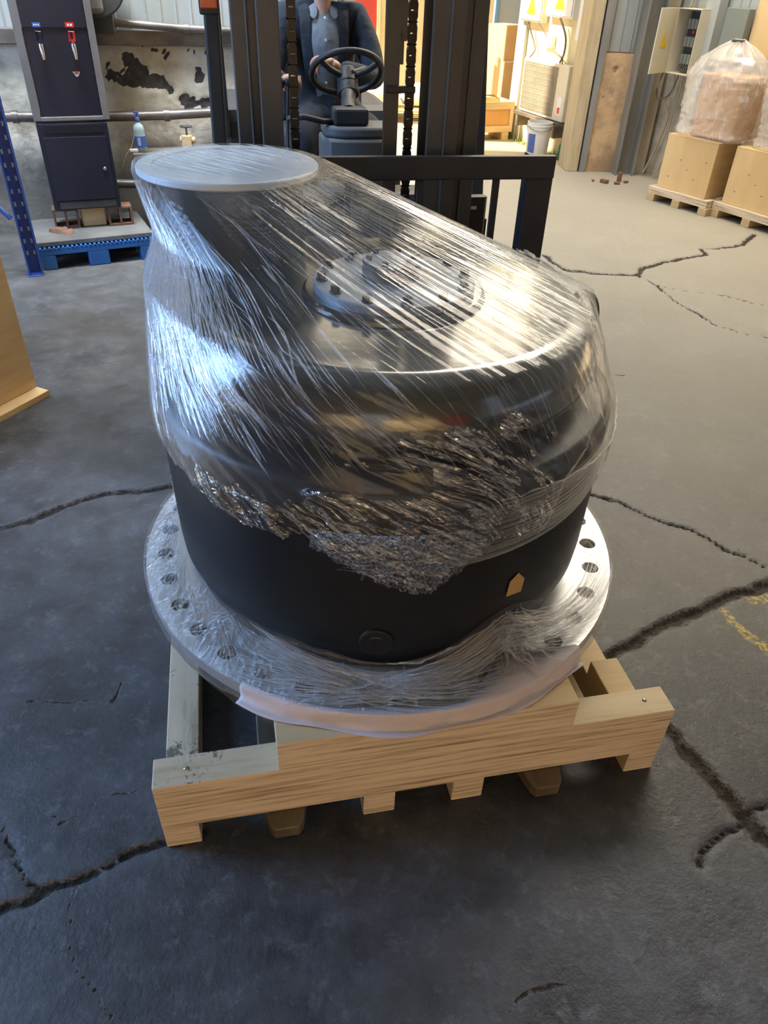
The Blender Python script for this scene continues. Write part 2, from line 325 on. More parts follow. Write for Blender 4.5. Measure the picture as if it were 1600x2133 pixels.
        if label: o['label'] = label
        return o
def thing(name, label, cat, loc=(0, 0, 0), rz=0., group=None):
    o = bpy.data.objects.new(name, None); o.empty_display_size = .1; COL.objects.link(o)
    o.location = loc; o.rotation_euler = (0, 0, rz); o['label'] = label; o['category'] = cat
    if group: o['group'] = group
    return o
def tag(o, label, cat, group=None):
    o['label'] = label; o['category'] = cat
    if group: o['group'] = group
    return o
def struct(o): o['kind'] = 'structure'; return o
def dup(o, parent=None):
    c = o.copy(); COL.objects.link(c)
    if parent is not None: c.parent = parent
    for ch in [k for k in bpy.data.objects if k.parent == o]: dup(ch, c)
    return c
def place(o, loc, rz=0.): o.location = loc; o.rotation_euler = (0, 0, rz); return o
# ------------------------------------------------------------ setting: floor
CRACKS = [(0.0099, [[-0.868, 0.737], [-0.815, 0.76], [-0.762, 0.785], [-0.72, 0.816], [-0.664, 0.843], [-0.607, 0.873], [-0.548, 0.902], [-0.497, 0.925], [-0.411, 0.953]]), (0.0208, [[0.653, 1.551], [0.72, 1.584], [0.827, 1.65], [0.961, 1.743], [1.115, 1.826], [1.36, 1.953], [1.576, 2.057], [2.05, 2.22], [2.5, 2.60], [3.3, 2.85]]), (0.0178, [[0.794, 1.359], [0.826, 1.303], [0.863, 1.226], [0.912, 1.141], [0.948, 1.067], [0.981, 0.998], [1.025, 0.933], [1.12, 0.70], [1.16, 0.30]]), (0.0063, [[0.94, 1.047], [0.865, 1.006], [0.819, 0.973], [0.773, 0.923]]), (0.0069, [[0.948, 1.067], [0.987, 1.089], [1.034, 1.1]]), (0.0148, [[-1.499, 2.064], [-1.407, 2.092], [-1.321, 2.142], [-1.241, 2.213], [-1.177, 2.289], [-1.079, 2.335], [-0.936, 2.365], [-0.846, 2.401], [-0.746, 2.452]]), (0.0051, [[-0.897, 0.963], [-0.848, 0.898], [-0.809, 0.86], [-0.774, 0.831], [-0.746, 0.812]]), (0.0028, [[-0.675, 0.826], [-0.669, 0.81], [-0.65, 0.732], [-0.635, 0.682], [-0.608, 0.643], [-0.571, 0.609], [-0.5, 0.549]]), (0.0174, [[1.123, 5.575], [1.218, 5.272], [1.498, 5.203], [1.731, 5.21], [1.808, 5.364], [1.982, 5.514], [2.386, 5.768], [2.415, 5.903], [2.778, 6.049], [2.989, 6.352]]), (0.0069, [[1.731, 5.21], [1.794, 5.032], [1.85, 4.747], [1.928, 4.546], [1.993, 4.335], [2.104, 4.25], [2.246, 4.185]]), (0.0077, [[1.808, 5.033], [2.009, 4.925], [2.233, 4.868], [2.454, 4.709]]), (0.0079, [[0.827, 2.458], [0.954, 2.414], [1.018, 2.328], [1.093, 2.292], [1.195, 2.235], [1.264, 2.158], [1.326, 2.109], [1.399, 2.051]]), (0.006, [[1.128, 3.557], [1.251, 3.597]]), (0.0014, [[-0.983, 1.31], [-0.884, 1.311], [-0.75, 1.333]]), (0.0014, [[-0.75, 1.333], [-0.751, 1.404]]), (0.0011, [[-0.8, 0.993], [-0.759, 0.969], [-0.665, 1.034], [-0.597, 1.069]]), (0.0034, [[-1.526, 3.486], [-1.295, 3.466], [-1.177, 3.488]]), (0.0009, [[0.282, 0.576], [0.315, 0.607], [0.386, 0.642], [0.439, 0.638]])]
PAINT_A = [[1.161, 1.81], [1.166, 1.743], [1.19, 1.68], [1.243, 1.601]]
PAINT_B = [[1.275, 1.863], [1.336, 1.891], [1.419, 1.932]]
def seg_dist(X, Y, pts):
    d = np.full(X.shape, 9.)
    for (ax, ay), (bx, by) in zip(pts[:-1], pts[1:]):
        vx, vy = bx - ax, by - ay; L = vx * vx + vy * vy
        t = np.clip(((X - ax) * vx + (Y - ay) * vy) / L, 0, 1)
        d = np.minimum(d, np.hypot(X - ax - t * vx, Y - ay - t * vy))
    return d
def build_floor():
    xs = np.concatenate([np.linspace(-14, -3.2, 10), np.arange(-3.0, 3.9, .016), np.linspace(4.1, 16, 10)])
    ys = np.concatenate([np.linspace(-9, .1, 8), np.arange(.2, 2.9, .011), np.arange(2.9, 9.2, .03), np.linspace(9.4, 26, 12)])
    X, Y = np.meshgrid(xs, ys); sh = X.shape
    wx = X + (fbm(X * 9, Y * 9) - .5) * .05 + (fbm(X * 40, Y * 40 + 9, 2) - .5) * .012
    wy = Y + (fbm(X * 9 + 50, Y * 9 + 31) - .5) * .05 + (fbm(X * 40 + 5, Y * 40, 2) - .5) * .012
    best = np.full(sh, 9.)       # distance in units of crack half-width (clamped)
    Z = (fbm(X * .8, Y * .8, 3) - .5) * .004
    for w_, pts in CRACKS:
        m = (X > min(p[0] for p in pts) - .5) & (X < max(p[0] for p in pts) + .5) & (Y > min(p[1] for p in pts) - .5) & (Y < max(p[1] for p in pts) + .5)
        d = np.full(sh, 9.); d[m] = seg_dist(wx[m], wy[m], pts)
        ww = w_ * (.55 + .9 * fbm(X * 5, Y * 5 + w_ * 900, 2))
        best = np.minimum(best, d / np.maximum(ww, .0035))
        if w_ > .004: Z -= .016 * np.clip(1 - d / (ww * 1.1), 0, 1) ** .7
    best = np.clip(best, 0, 8)
    pd = np.minimum(seg_dist(wx, wy, PAINT_A), seg_dist(wx, wy, PAINT_B))
    n = sh[0]; m = sh[1]
    idx = np.arange(n * m).reshape(sh)
    quads = np.stack([idx[:-1, :-1], idx[:-1, 1:], idx[1:, 1:], idx[1:, :-1]], -1).reshape(-1, 4)
    me = bpy.data.meshes.new('floor')
    me.vertices.add(n * m); me.vertices.foreach_set('co', np.stack([X, Y, Z], -1).ravel())
    me.loops.add(len(quads) * 4); me.loops.foreach_set('vertex_index', quads.ravel().astype(np.int32))
    me.polygons.add(len(quads)); me.polygons.foreach_set('loop_start', np.arange(0, len(quads) * 4, 4, dtype=np.int32))
    me.update(calc_edges=True); me.validate()
    for nm, arr in (('crack', best), ('paint', pd)):
        a = me.attributes.new(nm, 'FLOAT', 'POINT'); a.data.foreach_set('value', arr.ravel().astype(np.float32))
    me.shade_smooth()
    o = bpy.data.objects.new('floor', me); COL.objects.link(o); o['kind'] = 'structure'
    mt, ns, ls, b = new_mat('dark_painted_concrete')
    tc = N(ns, 'ShaderNodeTexCoord')
    def noise(sc, det=6, ro=.65, st=(1, 1, 1), dist=0.):
        mp = N(ns, 'ShaderNodeMapping'); mp.inputs['Scale'].default_value = st; ls.new(tc.outputs['Object'], mp.inputs[0])
        nz = N(ns, 'ShaderNodeTexNoise'); nz.inputs['Scale'].default_value = sc; nz.inputs['Detail'].default_value = det; nz.inputs['Roughness'].default_value = ro; nz.inputs['Distortion'].default_value = dist
        ls.new(mp.outputs[0], nz.inputs['Vector']); return nz.outputs['Fac']
    def ramp(fac, stops):
        cr = N(ns, 'ShaderNodeValToRGB'); e = cr.color_ramp.elements
        while len(e) < len(stops): e.new(.5)
        for i, (p, c) in enumerate(stops): e[i].position = p; e[i].color = (*c, 1) if len(c) == 3 else c
        ls.new(fac, cr.inputs[0]); return cr.outputs[0]
    def mix(f, a, c):
        mx = N(ns, 'ShaderNodeMix', data_type='RGBA')
        if isinstance(f, float): mx.inputs[0].default_value = f
        else: ls.new(f, mx.inputs[0])
        for i, q in ((6, a), (7, c)):
            if isinstance(q, tuple): mx.inputs[i].default_value = (*q, 1)
            else: ls.new(q, mx.inputs[i])
        return mx.outputs[2]
    def mrange(f, a, c, d=0., e=1.):
        r = N(ns, 'ShaderNodeMapRange'); r.inputs[1].default_value = a; r.inputs[2].default_value = c; r.inputs[3].default_value = d; r.inputs[4].default_value = e
        ls.new(f, r.inputs[0]); return r.outputs[0]
    def attr(nm):
        a = N(ns, 'ShaderNodeAttribute'); a.attribute_name = nm; return a.outputs['Fac']
    def math(op, a, c):
        m_ = N(ns, 'ShaderNodeMath', operation=op)
        for i, q in enumerate((a, c)):
            if isinstance(q, (int, float)): m_.inputs[i].default_value = q
            else: ls.new(q, m_.inputs[i])
        return m_.outputs[0]
    big = noise(1.1, 5, .6); mid = noise(6, 7, .7); fine = noise(60, 4, .7); speck = noise(210, 2, .6)
    base = ramp(big, [(.3, (.040, .042, .047)), (.55, (.060, .063, .070)), (.75, (.088, .090, .095))])
    c1 = ramp(mid, [(.33, (.50, .50, .50)), (.52, (1., 1., 1.)), (.70, (1.5, 1.52, 1.55))])
    mm = N(ns, 'ShaderNodeMix', data_type='RGBA', blend_type='MULTIPLY'); mm.inputs[0].default_value = 1.; ls.new(base, mm.inputs[6]); ls.new(c1, mm.inputs[7])
    worn = mrange(math('ADD', math('MULTIPLY', mid, .6), math('MULTIPLY', fine, .5)), .63, .74, 0., .5)
    c = mix(worn, mm.outputs[2], (.15, .16, .18))
    # brown oil stain patches
    gr = noise(16, 6, .75, dist=.2); c = mix(mrange(gr, .54, .66, 0., .35), c, (.17, .18, .20)); c = mix(mrange(gr, .42, .32, 0., .4), c, (.03, .03, .032))
    st = mrange(noise(.9, 4, .6, dist=.3), .50, .66, 0., .6); c = mix(st, c, (.030, .025, .022))
    # pits and pale specks
    c = mix(mrange(speck, .70, .76, 0., .6), c, (.24, .235, .22)); c = mix(mrange(speck, .30, .25, 0., .6), c, (.035, .033, .03))
    pits = mrange(noise(34, 5, .75, st=(.45, 1.3, 1)), .33, .27, 0., .75); c = mix(pits, c, (.03, .028, .027))
    # paler, yellower towards back and right: light falloff put into the colour
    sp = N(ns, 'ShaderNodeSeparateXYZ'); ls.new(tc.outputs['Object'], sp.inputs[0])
    painted_falloff = mrange(math('ADD', math('ADD', sp.outputs[1], math('MULTIPLY', sp.outputs[0], .85)), math('MULTIPLY', big, 1.6)), 2.6, 9.6, 0., .88); c = mix(painted_falloff, c, (.36, .33, .265))
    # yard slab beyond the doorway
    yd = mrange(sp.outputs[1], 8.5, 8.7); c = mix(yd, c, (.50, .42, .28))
    # paint
    pf = math('MULTIPLY', mrange(attr('paint'), .022, .012), mrange(fine, .45, .55)); c = mix(pf, c, (.45, .33, .05))
    # cracks: dark brown filling, crumbly pale edge
    ck = attr('crack'); cn = math('ADD', ck, math('MULTIPLY', math('SUBTRACT', fine, .5), 1.6))
    edge = math('MULTIPLY', mrange(cn, 2.1, 1.3, 0., 1.), mrange(speck, .42, .6, 0., .55)); c = mix(edge, c, (.19, .18, .17))
    core = mrange(cn, 1.25, .75); c = mix(core, c, ramp(fine, [(.4, (.012, .009, .007)), (.66, (.07, .052, .04))]))
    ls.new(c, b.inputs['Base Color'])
    ro = mrange(mid, .3, .7, .42, .62); ls.new(math('ADD', math('ADD', ro, math('MULTIPLY', core, .3)), math('MULTIPLY', painted_falloff, .1)), b.inputs['Roughness'])
    b.inputs['Specular IOR Level'].default_value = .45
    h = math('ADD', math('ADD', math('MULTIPLY', mid, .5), math('MULTIPLY', fine, .22)), math('ADD', math('MULTIPLY', pits, -.35), math('MULTIPLY', mrange(cn, 0., 1.6), .7)))
    bp = N(ns, 'ShaderNodeBump'); bp.inputs['Strength'].default_value = .8; bp.inputs['Distance'].default_value = .014
    ls.new(h, bp.inputs['Height']); ls.new(bp.outputs[0], b.inputs['Normal'])
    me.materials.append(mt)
build_floor()

# ------------------------------------------------------------ frames along the walls
class Fr:
    def __init__(s, P0, yaw):
        s.P = Vector((P0[0], P0[1], 0)); s.a = rad(yaw); s.e = Vector((cos(s.a), sin(s.a), 0)); s.n = Vector((sin(s.a), -cos(s.a), 0))   # n points towards the viewer's side
    def w(s, u, d, z=0.): return s.P + s.e * u + s.n * d + Vector((0, 0, z))
    # box given in wall coordinates u (along), d (out of the wall), z
    def box(s, mb, u0, u1, d0, d1, z0, z1, mi=0):
        return mb.box(s.w((u0 + u1) / 2, (d0 + d1) / 2, (z0 + z1) / 2), (u1 - u0, abs(d1 - d0), z1 - z0), rz=s.a, mi=mi)
WL = Fr((-2.643, 5.65), 16); WB = Fr((1.935, 8.52), 3); WR = Fr((2.70, 8.45), -65); WY = Fr((1.476, 10.25), -68)

def wall_surface(name, fr, u0, u1, z0, z1, d, blobs, paint, bare, low_dirt, step=.02, thick=.25, zstart=0.):
    """plaster dado with peeled patches: recessed where the plaster is gone"""
    us = np.arange(u0, u1 + step, step); zs = np.arange(z0, z1 + step / 2, step); zs[-1] = z1
    U, Z = np.meshgrid(us, zs)
    wu = U + (fbm(U * 14, Z * 14) - .5) * .10 + (fbm(U * 50, Z * 50, 2) - .5) * .03; wz = Z + (fbm(U * 14 + 40, Z * 14 + 8) - .5) * .10 + (fbm(U * 50 + 7, Z * 50, 2) - .5) * .03
    bl = np.full(U.shape, 3.)
    for (bu, bz, ru, rz_) in blobs: bl = np.minimum(bl, np.hypot((wu - bu) / ru, (wz - bz) / rz_))
    peeled = np.clip((1.08 - bl) / .12, 0, 1)
    D = d - .010 * peeled + (fbm(U * 4, Z * 4, 3) - .5) * .012
    P = [fr.w(u, dd, z) for u, dd, z in zip(U.ravel(), D.ravel(), Z.ravel())]
    n, m = U.shape; idx = np.arange(n * m).reshape(n, m)
    q = np.stack([idx[:-1, :-1], idx[:-1, 1:], idx[1:, 1:], idx[1:, :-1]], -1).reshape(-1, 4)
    mb = MB(); mb.add(P, [tuple(int(k) for k in r) for r in q])
    fr.box(mb, u0, u1, d - thick, d - .03, z0, z1)
    o = mb.build(name, 'white', recalc=False, smooth=40)
    a = o.data.attributes.new('blob', 'FLOAT', 'POINT'); vals = np.full(len(mb.v), 3., np.float32); vals[:n * m] = bl.ravel(); a.data.foreach_set('value', vals)
    mt, ns, ls, b = new_mat(name + '_plaster')
    at = N(ns, 'ShaderNodeAttribute'); at.attribute_name = 'blob'
    tc = N(ns, 'ShaderNodeTexCoord'); n1 = N(ns, 'ShaderNodeTexNoise'); n1.inputs['Scale'].default_value = 4.; n1.inputs['Detail'].default_value = 8; n1.inputs['Roughness'].default_value = .65; ls.new(tc.outputs['Object'], n1.inputs['Vector'])
    n2 = N(ns, 'ShaderNodeTexNoise'); n2.inputs['Scale'].default_value = 26.; n2.inputs['Detail'].default_value = 5; ls.new(tc.outputs['Object'], n2.inputs['Vector'])
    cr = N(ns, 'ShaderNodeValToRGB'); e = cr.color_ramp.elements; e[0].position = .36; e[0].color = (*[p * .62 for p in paint], 1); e[1].position = .56; e[1].color = (*paint, 1); ls.new(n1.outputs['Fac'], cr.inputs[0])
    cb = N(ns, 'ShaderNodeValToRGB'); e = cb.color_ramp.elements; e[0].position = .35; e[0].color = (*bare, 1); e[1].position = .7; e[1].color = (*[p * 1.8 for p in bare], 1); ls.new(n2.outputs['Fac'], cb.inputs[0])
    sp = N(ns, 'ShaderNodeSeparateXYZ'); ls.new(tc.outputs['Object'], sp.inputs[0])
    ma = N(ns, 'ShaderNodeMath', operation='MULTIPLY_ADD'); ma.inputs[1].default_value = .5; ls.new(n1.outputs['Fac'], ma.inputs[0]); ls.new(sp.outputs[2], ma.inputs[2])
    rd = N(ns, 'ShaderNodeMapRange'); rd.inputs[1].default_value = low_dirt + .28; rd.inputs[2].default_value = low_dirt - .02 + .28 - .3; ls.new(ma.outputs[0], rd.inputs[0]); rd.inputs[4].default_value = .75
    m0 = N(ns, 'ShaderNodeMix', data_type='RGBA'); m0.inputs[7].default_value = (*[p * 1.4 for p in bare], 1); ls.new(rd.outputs[0], m0.inputs[0]); ls.new(cr.outputs[0], m0.inputs[6])
    rp = N(ns, 'ShaderNodeMapRange'); rp.inputs[1].default_value = 1.06; rp.inputs[2].default_value = 1.0; ls.new(at.outputs['Fac'], rp.inputs[0])
    mx = N(ns, 'ShaderNodeMix', data_type='RGBA'); ls.new(rp.outputs[0], mx.inputs[0]); ls.new(m0.outputs[2], mx.inputs[6]); ls.new(cb.outputs[0], mx.inputs[7])
    ls.new(mx.outputs[2], b.inputs['Base Color']); b.inputs['Roughness'].default_value = .85
    bp = N(ns, 'ShaderNodeBump'); bp.inputs['Strength'].default_value = .3; bp.inputs['Distance'].default_value = .02; ls.new(n2.outputs['Fac'], bp.inputs['Height']); ls.new(bp.outputs[0], b.inputs['Normal'])
    o.data.materials.clear(); o.data.materials.append(mt)
    return o
BL = [(.80, 1.11, .045, .05), (.85, 1.05, .075, .055), (.93, 1.0, .10, .05), (.82, .985, .08, .03), (1.0, .965, .07, .04), (.70, 1.03, .07, .016), (.655, 1.10, .016, .045), (.73, 1.0, .05, .02),
      (1.24, 1.03, .022, .045), (1.16, .885, .05, .025), (1.30, .87, .07, .03), (1.40, .90, .04, .04), (1.22, .84, .10, .02), (1.05, 1.14, .03, .03), (.95, 1.18, .06, .012), (1.2, 1.2, .1, .012), (1.36, 1.19, .03, .02), (1.5, .85, .06, .05)]
struct(wall_surface('wall_back_left', WL, -3.0, 1.95, 0., 1.21, 0., BL, (.80, .71, .55), (.055, .048, .045), .66))
struct(wall_surface('wall_back_right', WB, .06, .34, 0., 1.08, .0, [(.20, .93, .018, .04), (.12, .7, .012, .03)], (.62, .42, .24), (.2, .13, .08), .2, thick=.12))
struct(wall_surface('wall_right', WR, -.16, 7.5, 0., 1.15, 0., [(1.6, .9, .2, .1)], (.60, .52, .40), (.3, .24, .18), .3, step=.05))
def corr_wall(name, fr, u0, u1, z0, z1, d, pitch=.10, depth=.012, mat='corr', thick=.05):
    pts = []; u = u0
    while u < u1:
        pts += [(u, d), (u + pitch * .42, d), (u + pitch * .5, d + depth), (u + pitch * .58, d)]; u += pitch
    pts.append((u1, d)); mb = MB(); n = len(pts)
    vs = [fr.w(a, c, z0) for a, c in pts] + [fr.w(a, c, z1) for a, c in pts]
    mb.add(vs, [(i, i + 1, n + i + 1, n + i) for i in range(n - 1)]); fr.box(mb, u0, u1, d - thick, d - .005, z0, z1)
    return struct(mb.build(name, mat, recalc=False))
corr_wall('wall_back_left_upper', WL, -3.0, 1.95, 1.30, 6., -.03)
corr_wall('wall_back_right_upper', WB, .06, .80, 1.09, 6., -.06, mat='yard_grey')
corr_wall('wall_right_upper', WR, -.16, 12.5, 1.15, 6., -.02, mat='corr')
mb = MB(); WL.box(mb, -3.0, 1.95, -.1, .06, 1.21, 1.30); struct(mb.build('trim_1', 'old_metal', bevel=.006))
# doorway post and the columns beside it
mb = MB(); WB.box(mb, -.145, -.02, -.35, .02, 0, 6.); struct(mb.build('door_1_jamb', 'tan_jamb', bevel=.006)).name = 'trim_2'
mb = MB(); WB.box(mb, -.02, -.004, -.33, .0, 0, 6.); struct(mb.build('trim_3', 'rubber'))
mb = MB(); WB.box(mb, -.004, .06, -.2, .03, 0, 6.); struct(mb.build('trim_4', 'grey_blue_steel', bevel=.004))
mb = MB(); WB.box(mb, .35, .365, -.05, .16, 0, 6.); WB.box(mb, .525, .54, -.05, .16, 0, 6.); WB.box(mb, .34, .55, .145, .16, 0, 6.) if False else WB.box(mb, .365, .525, .03, .045, 0, 6.)
struct(mb.build('column_steel', 'grey_blue_steel')).name = 'trim_5'
mb = MB(); WB.box(mb, .545, .68, -.05, .06, 0, 6.); struct(mb.build('trim_6', 'beige_strip', bevel=.004))
# doorway header above the opening, roof with two openings, left wall with its big door, rear wall
mb = MB(); mb.add([WL.w(1.95, -.15, 4.98), WL.w(1.95, -.15, 6), WB.w(-.1, -.15, 6), WB.w(-.1, -.15, 4.98), WL.w(1.95, .1, 4.98), WL.w(1.95, .1, 6), WB.w(-.1, .1, 6), WB.w(-.1, .1, 4.98)],
   [(0, 1, 2, 3), (7, 6, 5, 4), (0, 3, 7, 4), (1, 5, 6, 2), (0, 4, 5, 1), (3, 2, 6, 7)]); struct(mb.build('wall_back_header', 'corr'))
# backlit glazing band over the doorway: bright daylight panes between steel mullions
gm = bpy.data.materials.new('backlit_glazing'); gm.use_nodes = True; gb2 = gm.node_tree.nodes['Principled BSDF']; gb2.inputs['Base Color'].default_value = (.8, .78, .7, 1)
gb2.inputs['Emission Color'].default_value = (1.0, .86, .60, 1); gb2.inputs['Emission Strength'].default_value = 4.4; MT['glazing'] = gm
hd0, hd1 = WL.w(1.95, -.1, 0), WB.w(-.1, -.1, 0); hv = hd1 - hd0; hn = Vector((hv.y, -hv.x, 0)).normalized()
wf = MB(); pn = 6
for k in range(pn + 1): a = hd0 + hv * (k / pn) + Vector((0, 0, 3.9)); wf.box(a, (.05, .08, 2.2), rz=math.atan2(hv.y, hv.x))
for z in (2.85, 3.9, 4.95): wf.box((hd0 + hd1) / 2 + Vector((0, 0, z)), (hv.length, .08, .05), rz=math.atan2(hv.y, hv.x))
wfo = struct(wf.build('window_1', 'grey_blue_steel'))
for k in range(pn):
    for z0 in (2.88, 3.93):
        g = MB(); g.box(hd0 + hv * ((k + .5) / pn) + Vector((0, 0, z0 + .495)), (hv.length / pn - .05, .01, .99), rz=math.atan2(hv.y, hv.x)); g.build('pane', 'glazing', wfo)
mb = MB()
for x0, x1, y0, y1 in ((-6, -3.1, -5, 9.4), (-3.1, -.9, -5, 3.9), (-3.1, -.9, 5.3, 9.4), (-.9, 9, -5, 5.7), (-.9, -1.6 + .0, 5.7, 5.7)):
    if x1 > x0 and y1 > y0: mb.b2(x0, x1, y0, y1, 6., 6.15)
mb.b2(-.9, 9, 7.5, 9.4, 6., 6.15); mb.b2(3.6, 9, 5.7, 7.5, 6., 6.15)
struct(mb.build('ceiling', 'corr'))
mb = MB(); mb.b2(-6.1, -5.9, -5, .2, 0, 6); mb.b2(-6.1, -5.9, 3.2, 5.3, 0, 6); mb.b2(-6.1, -5.9, .2, 3.2, 3.9, 6); struct(mb.build('wall_left', 'tan_jamb'))
mb = MB(); mb.b2(-6, -1.3, -5.1, -4.9, 0, 6); mb.b2(.3, 9, -5.1, -4.9, 0, 6); mb.b2(-1.3, .3, -5.1, -4.9, 2.6, 6); struct(mb.build('wall_rear', 'tan_jamb'))
# ------------------------------------------------------------ pallet
PYAW = 0.21895
pal = thing('wooden_pallet', 'low pale pine pallet with thick laminated front beam carrying the wrapped black gearbox', 'pallet', (-.4836, .9109, 0), PYAW)
L_, WB_, HB, ZB = 1.2556, .0777, .1612, .0812
for i, y0 in enumerate((0., 1.24)):
    m = MB(); m.b2(0, L_, y0, y0 + WB_, ZB, ZB + HB)
    for k, f in enumerate(m.f): m.mi[k] = 1 if k == 1 else 0     # top face shows the board's face
    m.build('beam', ['lvl', 'pine_top'], pal, bevel=.003, recalc=False)
def runner(x0, x1, y0, y1, mat='runner'):
    m = MB(); m.b2(x0, x1, y0, y1, .0, ZB - .0005)
    for k in range(6): m.mi[k] = 1 if k in (2, 4) else 0
    m.build('runner', [mat, 'lvl'], pal, bevel=.003, recalc=False)
runner(0, .082, .002, 1.315); runner(.473, .553, .002, 1.315); runner(.700, .781, .002, 1.315); runner(1.174, L_, .002, 1.315, 'pine_clean')
m = MB(); m.b2(.276, .984, .0, .19, ZB + HB + .0005, .334)
for k in range(6): m.mi[k] = 1 if k == 1 else 0
m.build('spacer', ['lvl', 'pine_clean'], pal, bevel=.003, recalc=False)
m = MB(); m.b2(.276, .984, 1.13, 1.317, ZB + HB + .0005, .334); m.build('spacer', 'lvl', pal, bevel=.003)
m = MB(); m.b2(1.165, 1.245, .08, .262, ZB, .150); m.build('short_board', 'pine_clean', pal, bevel=.003)
m = MB(); m.b2(1.045, 1.075, .08, 1.24, ZB, .19); m.build('side_board', 'pine_clean', pal, bevel=.003)
m = MB(); m.b2(.30, .36, .19, 1.13, ZB + .12, .334); m.build('deck_bearer', 'lvl', pal, bevel=.003)
m = MB(); m.b2(.90, .96, .19, 1.13, ZB + .12, .334); m.build('deck_bearer', 'lvl', pal, bevel=.003)
for sx, sy in ((.073, .040), (1.193, .042), (.045, 1.28), (1.2, 1.28)):
    m = MB(); m.lathe([(0.0001, .0035), (.003, .003), (.0055, .0015), (.0062, 0)], (sx, sy, ZB + HB + .0002), 14); m.build('screw', 'zinc', pal, smooth=40)

# ------------------------------------------------------------ gearbox
GC = Vector((-.0104, 1.692, .335)); GZ = .335
gb = thing('gearbox', 'large round black industrial gearbox with drilled base flange, wrapped in stretch film on the pallet', 'gearbox', GC)
# base flange with 35 drilled holes (real holes)
def flange():
    n = 35; R0, R1, rh, rc = .46, .659, .0235, .605; z0, z1 = .0, .037
    m = MB(); per = 16
    # each 10.3 degree sector: ring of quads around the hole
    ph0 = rad(-2.0)
    top = []
    for i in range(n):
        a0 = ph0 + 2 * pi * i / n; hw = pi / n
        c = Vector((rc * cos(a0), rc * sin(a0), 0)); er = Vector((cos(a0), sin(a0), 0)); et = Vector((-sin(a0), cos(a0), 0))
        # outer loop of 16 points along the sector border
        def bp(k):
            t = [(-1, -1), (-.5, -1), (0, -1), (.5, -1), (1, -1), (1, -.5), (1, 0), (1, .5), (1, 1), (.5, 1), (0, 1), (-.5, 1), (-1, 1), (-1, .5), (-1, 0), (-1, -.5)][k]
            r = R0 if t[1] < -.9 else R1 if t[1] > .9 else rc + t[1] * (.09 if t[1] < 0 else .045)
            if t[1] in (-.5, 0, .5): r = rc + t[1] * .07
            a = a0 + hw * t[0]; return Vector((r * cos(a), r * sin(a), 0))
        o = [bp(k) for k in range(16)]
        h = []
        for k in range(16):
            an = math.atan2((o[k] - c).dot(er), (o[k] - c).dot(et)); h.append(c + et * (rh * cos(an)) + er * (rh * sin(an)))
        base = len(m.v); vs = []
        for z in (z1, z0):
            for p in o: vs.append((p.x, p.y, z))
            for p in h: vs.append((p.x, p.y, z))
        fs = []
        for k in range(16):
            l = (k + 1) % 16
            fs.append((k, l, 16 + l, 16 + k)); fs.append((32 + l, 32 + k, 48 + k, 48 + l)); fs.append((16 + k, 16 + l, 48 + l, 48 + k))
            if k in (8, 9, 10, 11): fs.append((l, k, 32 + k, 32 + l))
            if k in (0, 1, 2, 3): fs.append((l, k, 32 + k, 32 + l))
        m.add(vs, fs)
    return m
o = flange().build('base_flange', 'machined', gb, smooth=30)
m = MB(); m.lathe([(.40, 0), (.52, 0), (.53, .06), (.548, .09), (.552, .14), (.555, .30), (.555, .50), (.552, .515), (.545, .524), (.535, .528), (.40, .528)], (0, 0, .0371), 128)
m.build('drum', 'black_drum', gb, smooth=35)
# drum front port
def at_drum(px_ang, z, r=.5555): a = rad(px_ang); return Vector((r * cos(a), r * sin(a), z - GZ)), Vector((cos(a), sin(a), 0))
p, nn = at_drum(-89.5, .492); m = MB(); m.cyl(p - nn * .006, p + nn * .004, .040, .038, 40); m.cyl(p, p + nn * .006, .024, .020, 32)
m.build('filler_plug', 'black_drum', gb, bevel=.002, smooth=30)
p, nn = at_drum(-56.5, .60); t = Vector((-nn.y, nn.x, 0)); poly = [(-.018, -.030), (.026, -.034), (.030, .004), (.008, .030), (-.014, .012)]
m = MB(); m.add([p + nn * .001 + t * a + Vector((0, 0, b)) for a, b in poly] + [p + nn * .002 + t * a + Vector((0, 0, b)) for a, b in poly], [tuple(range(5)), tuple(range(9, 4, -1))] + [(i, (i + 1) % 5, 5 + (i + 1) % 5, 5 + i) for i in range(5)])
m.build('paper_sticker', 'sticker', gb, label='torn tan paper sticker')
# recessed neck between the drum and the gear case
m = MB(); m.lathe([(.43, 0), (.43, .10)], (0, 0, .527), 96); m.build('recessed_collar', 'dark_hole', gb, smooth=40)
# gear case: rounded slab over the hull of the big circle and the motor-neck circle
NC = Vector((-.4126, .288))       # neck centre relative to the gearbox axis
def hull_outline(R1, R2, n=192):
    d = NC.length; b = math.atan2(NC.y, NC.x); k = math.acos((R1 - R2) / d) if abs(R1 - R2) < d else 0
    pts = []
    n1 = int(n * .7)
    for i in range(n1 + 1): a = b + k + (2 * pi - 2 * k) * i / n1; pts.append((R1 * cos(a), R1 * sin(a)))
    n2 = n - n1
    for i in range(n2 + 1): a = b - k + 2 * k * i / n2; pts.append((NC.x + R2 * cos(a), NC.y + R2 * sin(a)))
    return pts
def hull_solid(prof):             # prof: (inset, z)
    m = MB(); rings = [hull_outline(.497 - i, .19 - min(i, .15)) for i, z in prof]; n = len(rings[0]); vs = []
    for (i, z), r in zip(prof, rings): vs += [(x, y, z) for x, y in r]
    fs = []
    for k in range(len(prof) - 1):
        for j in range(n): l = (j + 1) % n; fs.append((k * n + j, k * n + l, (k + 1) * n + l, (k + 1) * n + j))
    fs += [tuple(reversed(range(n))), tuple((len(prof) - 1) * n + j for j in range(n))]
    return m.add(vs, fs)
Z0, Z1 = .965 - GZ, 1.086 - GZ
prof = [(.06, Z0 - .03), (.02, Z0 - .028), (.004, Z0 - .012), (0, Z0)]
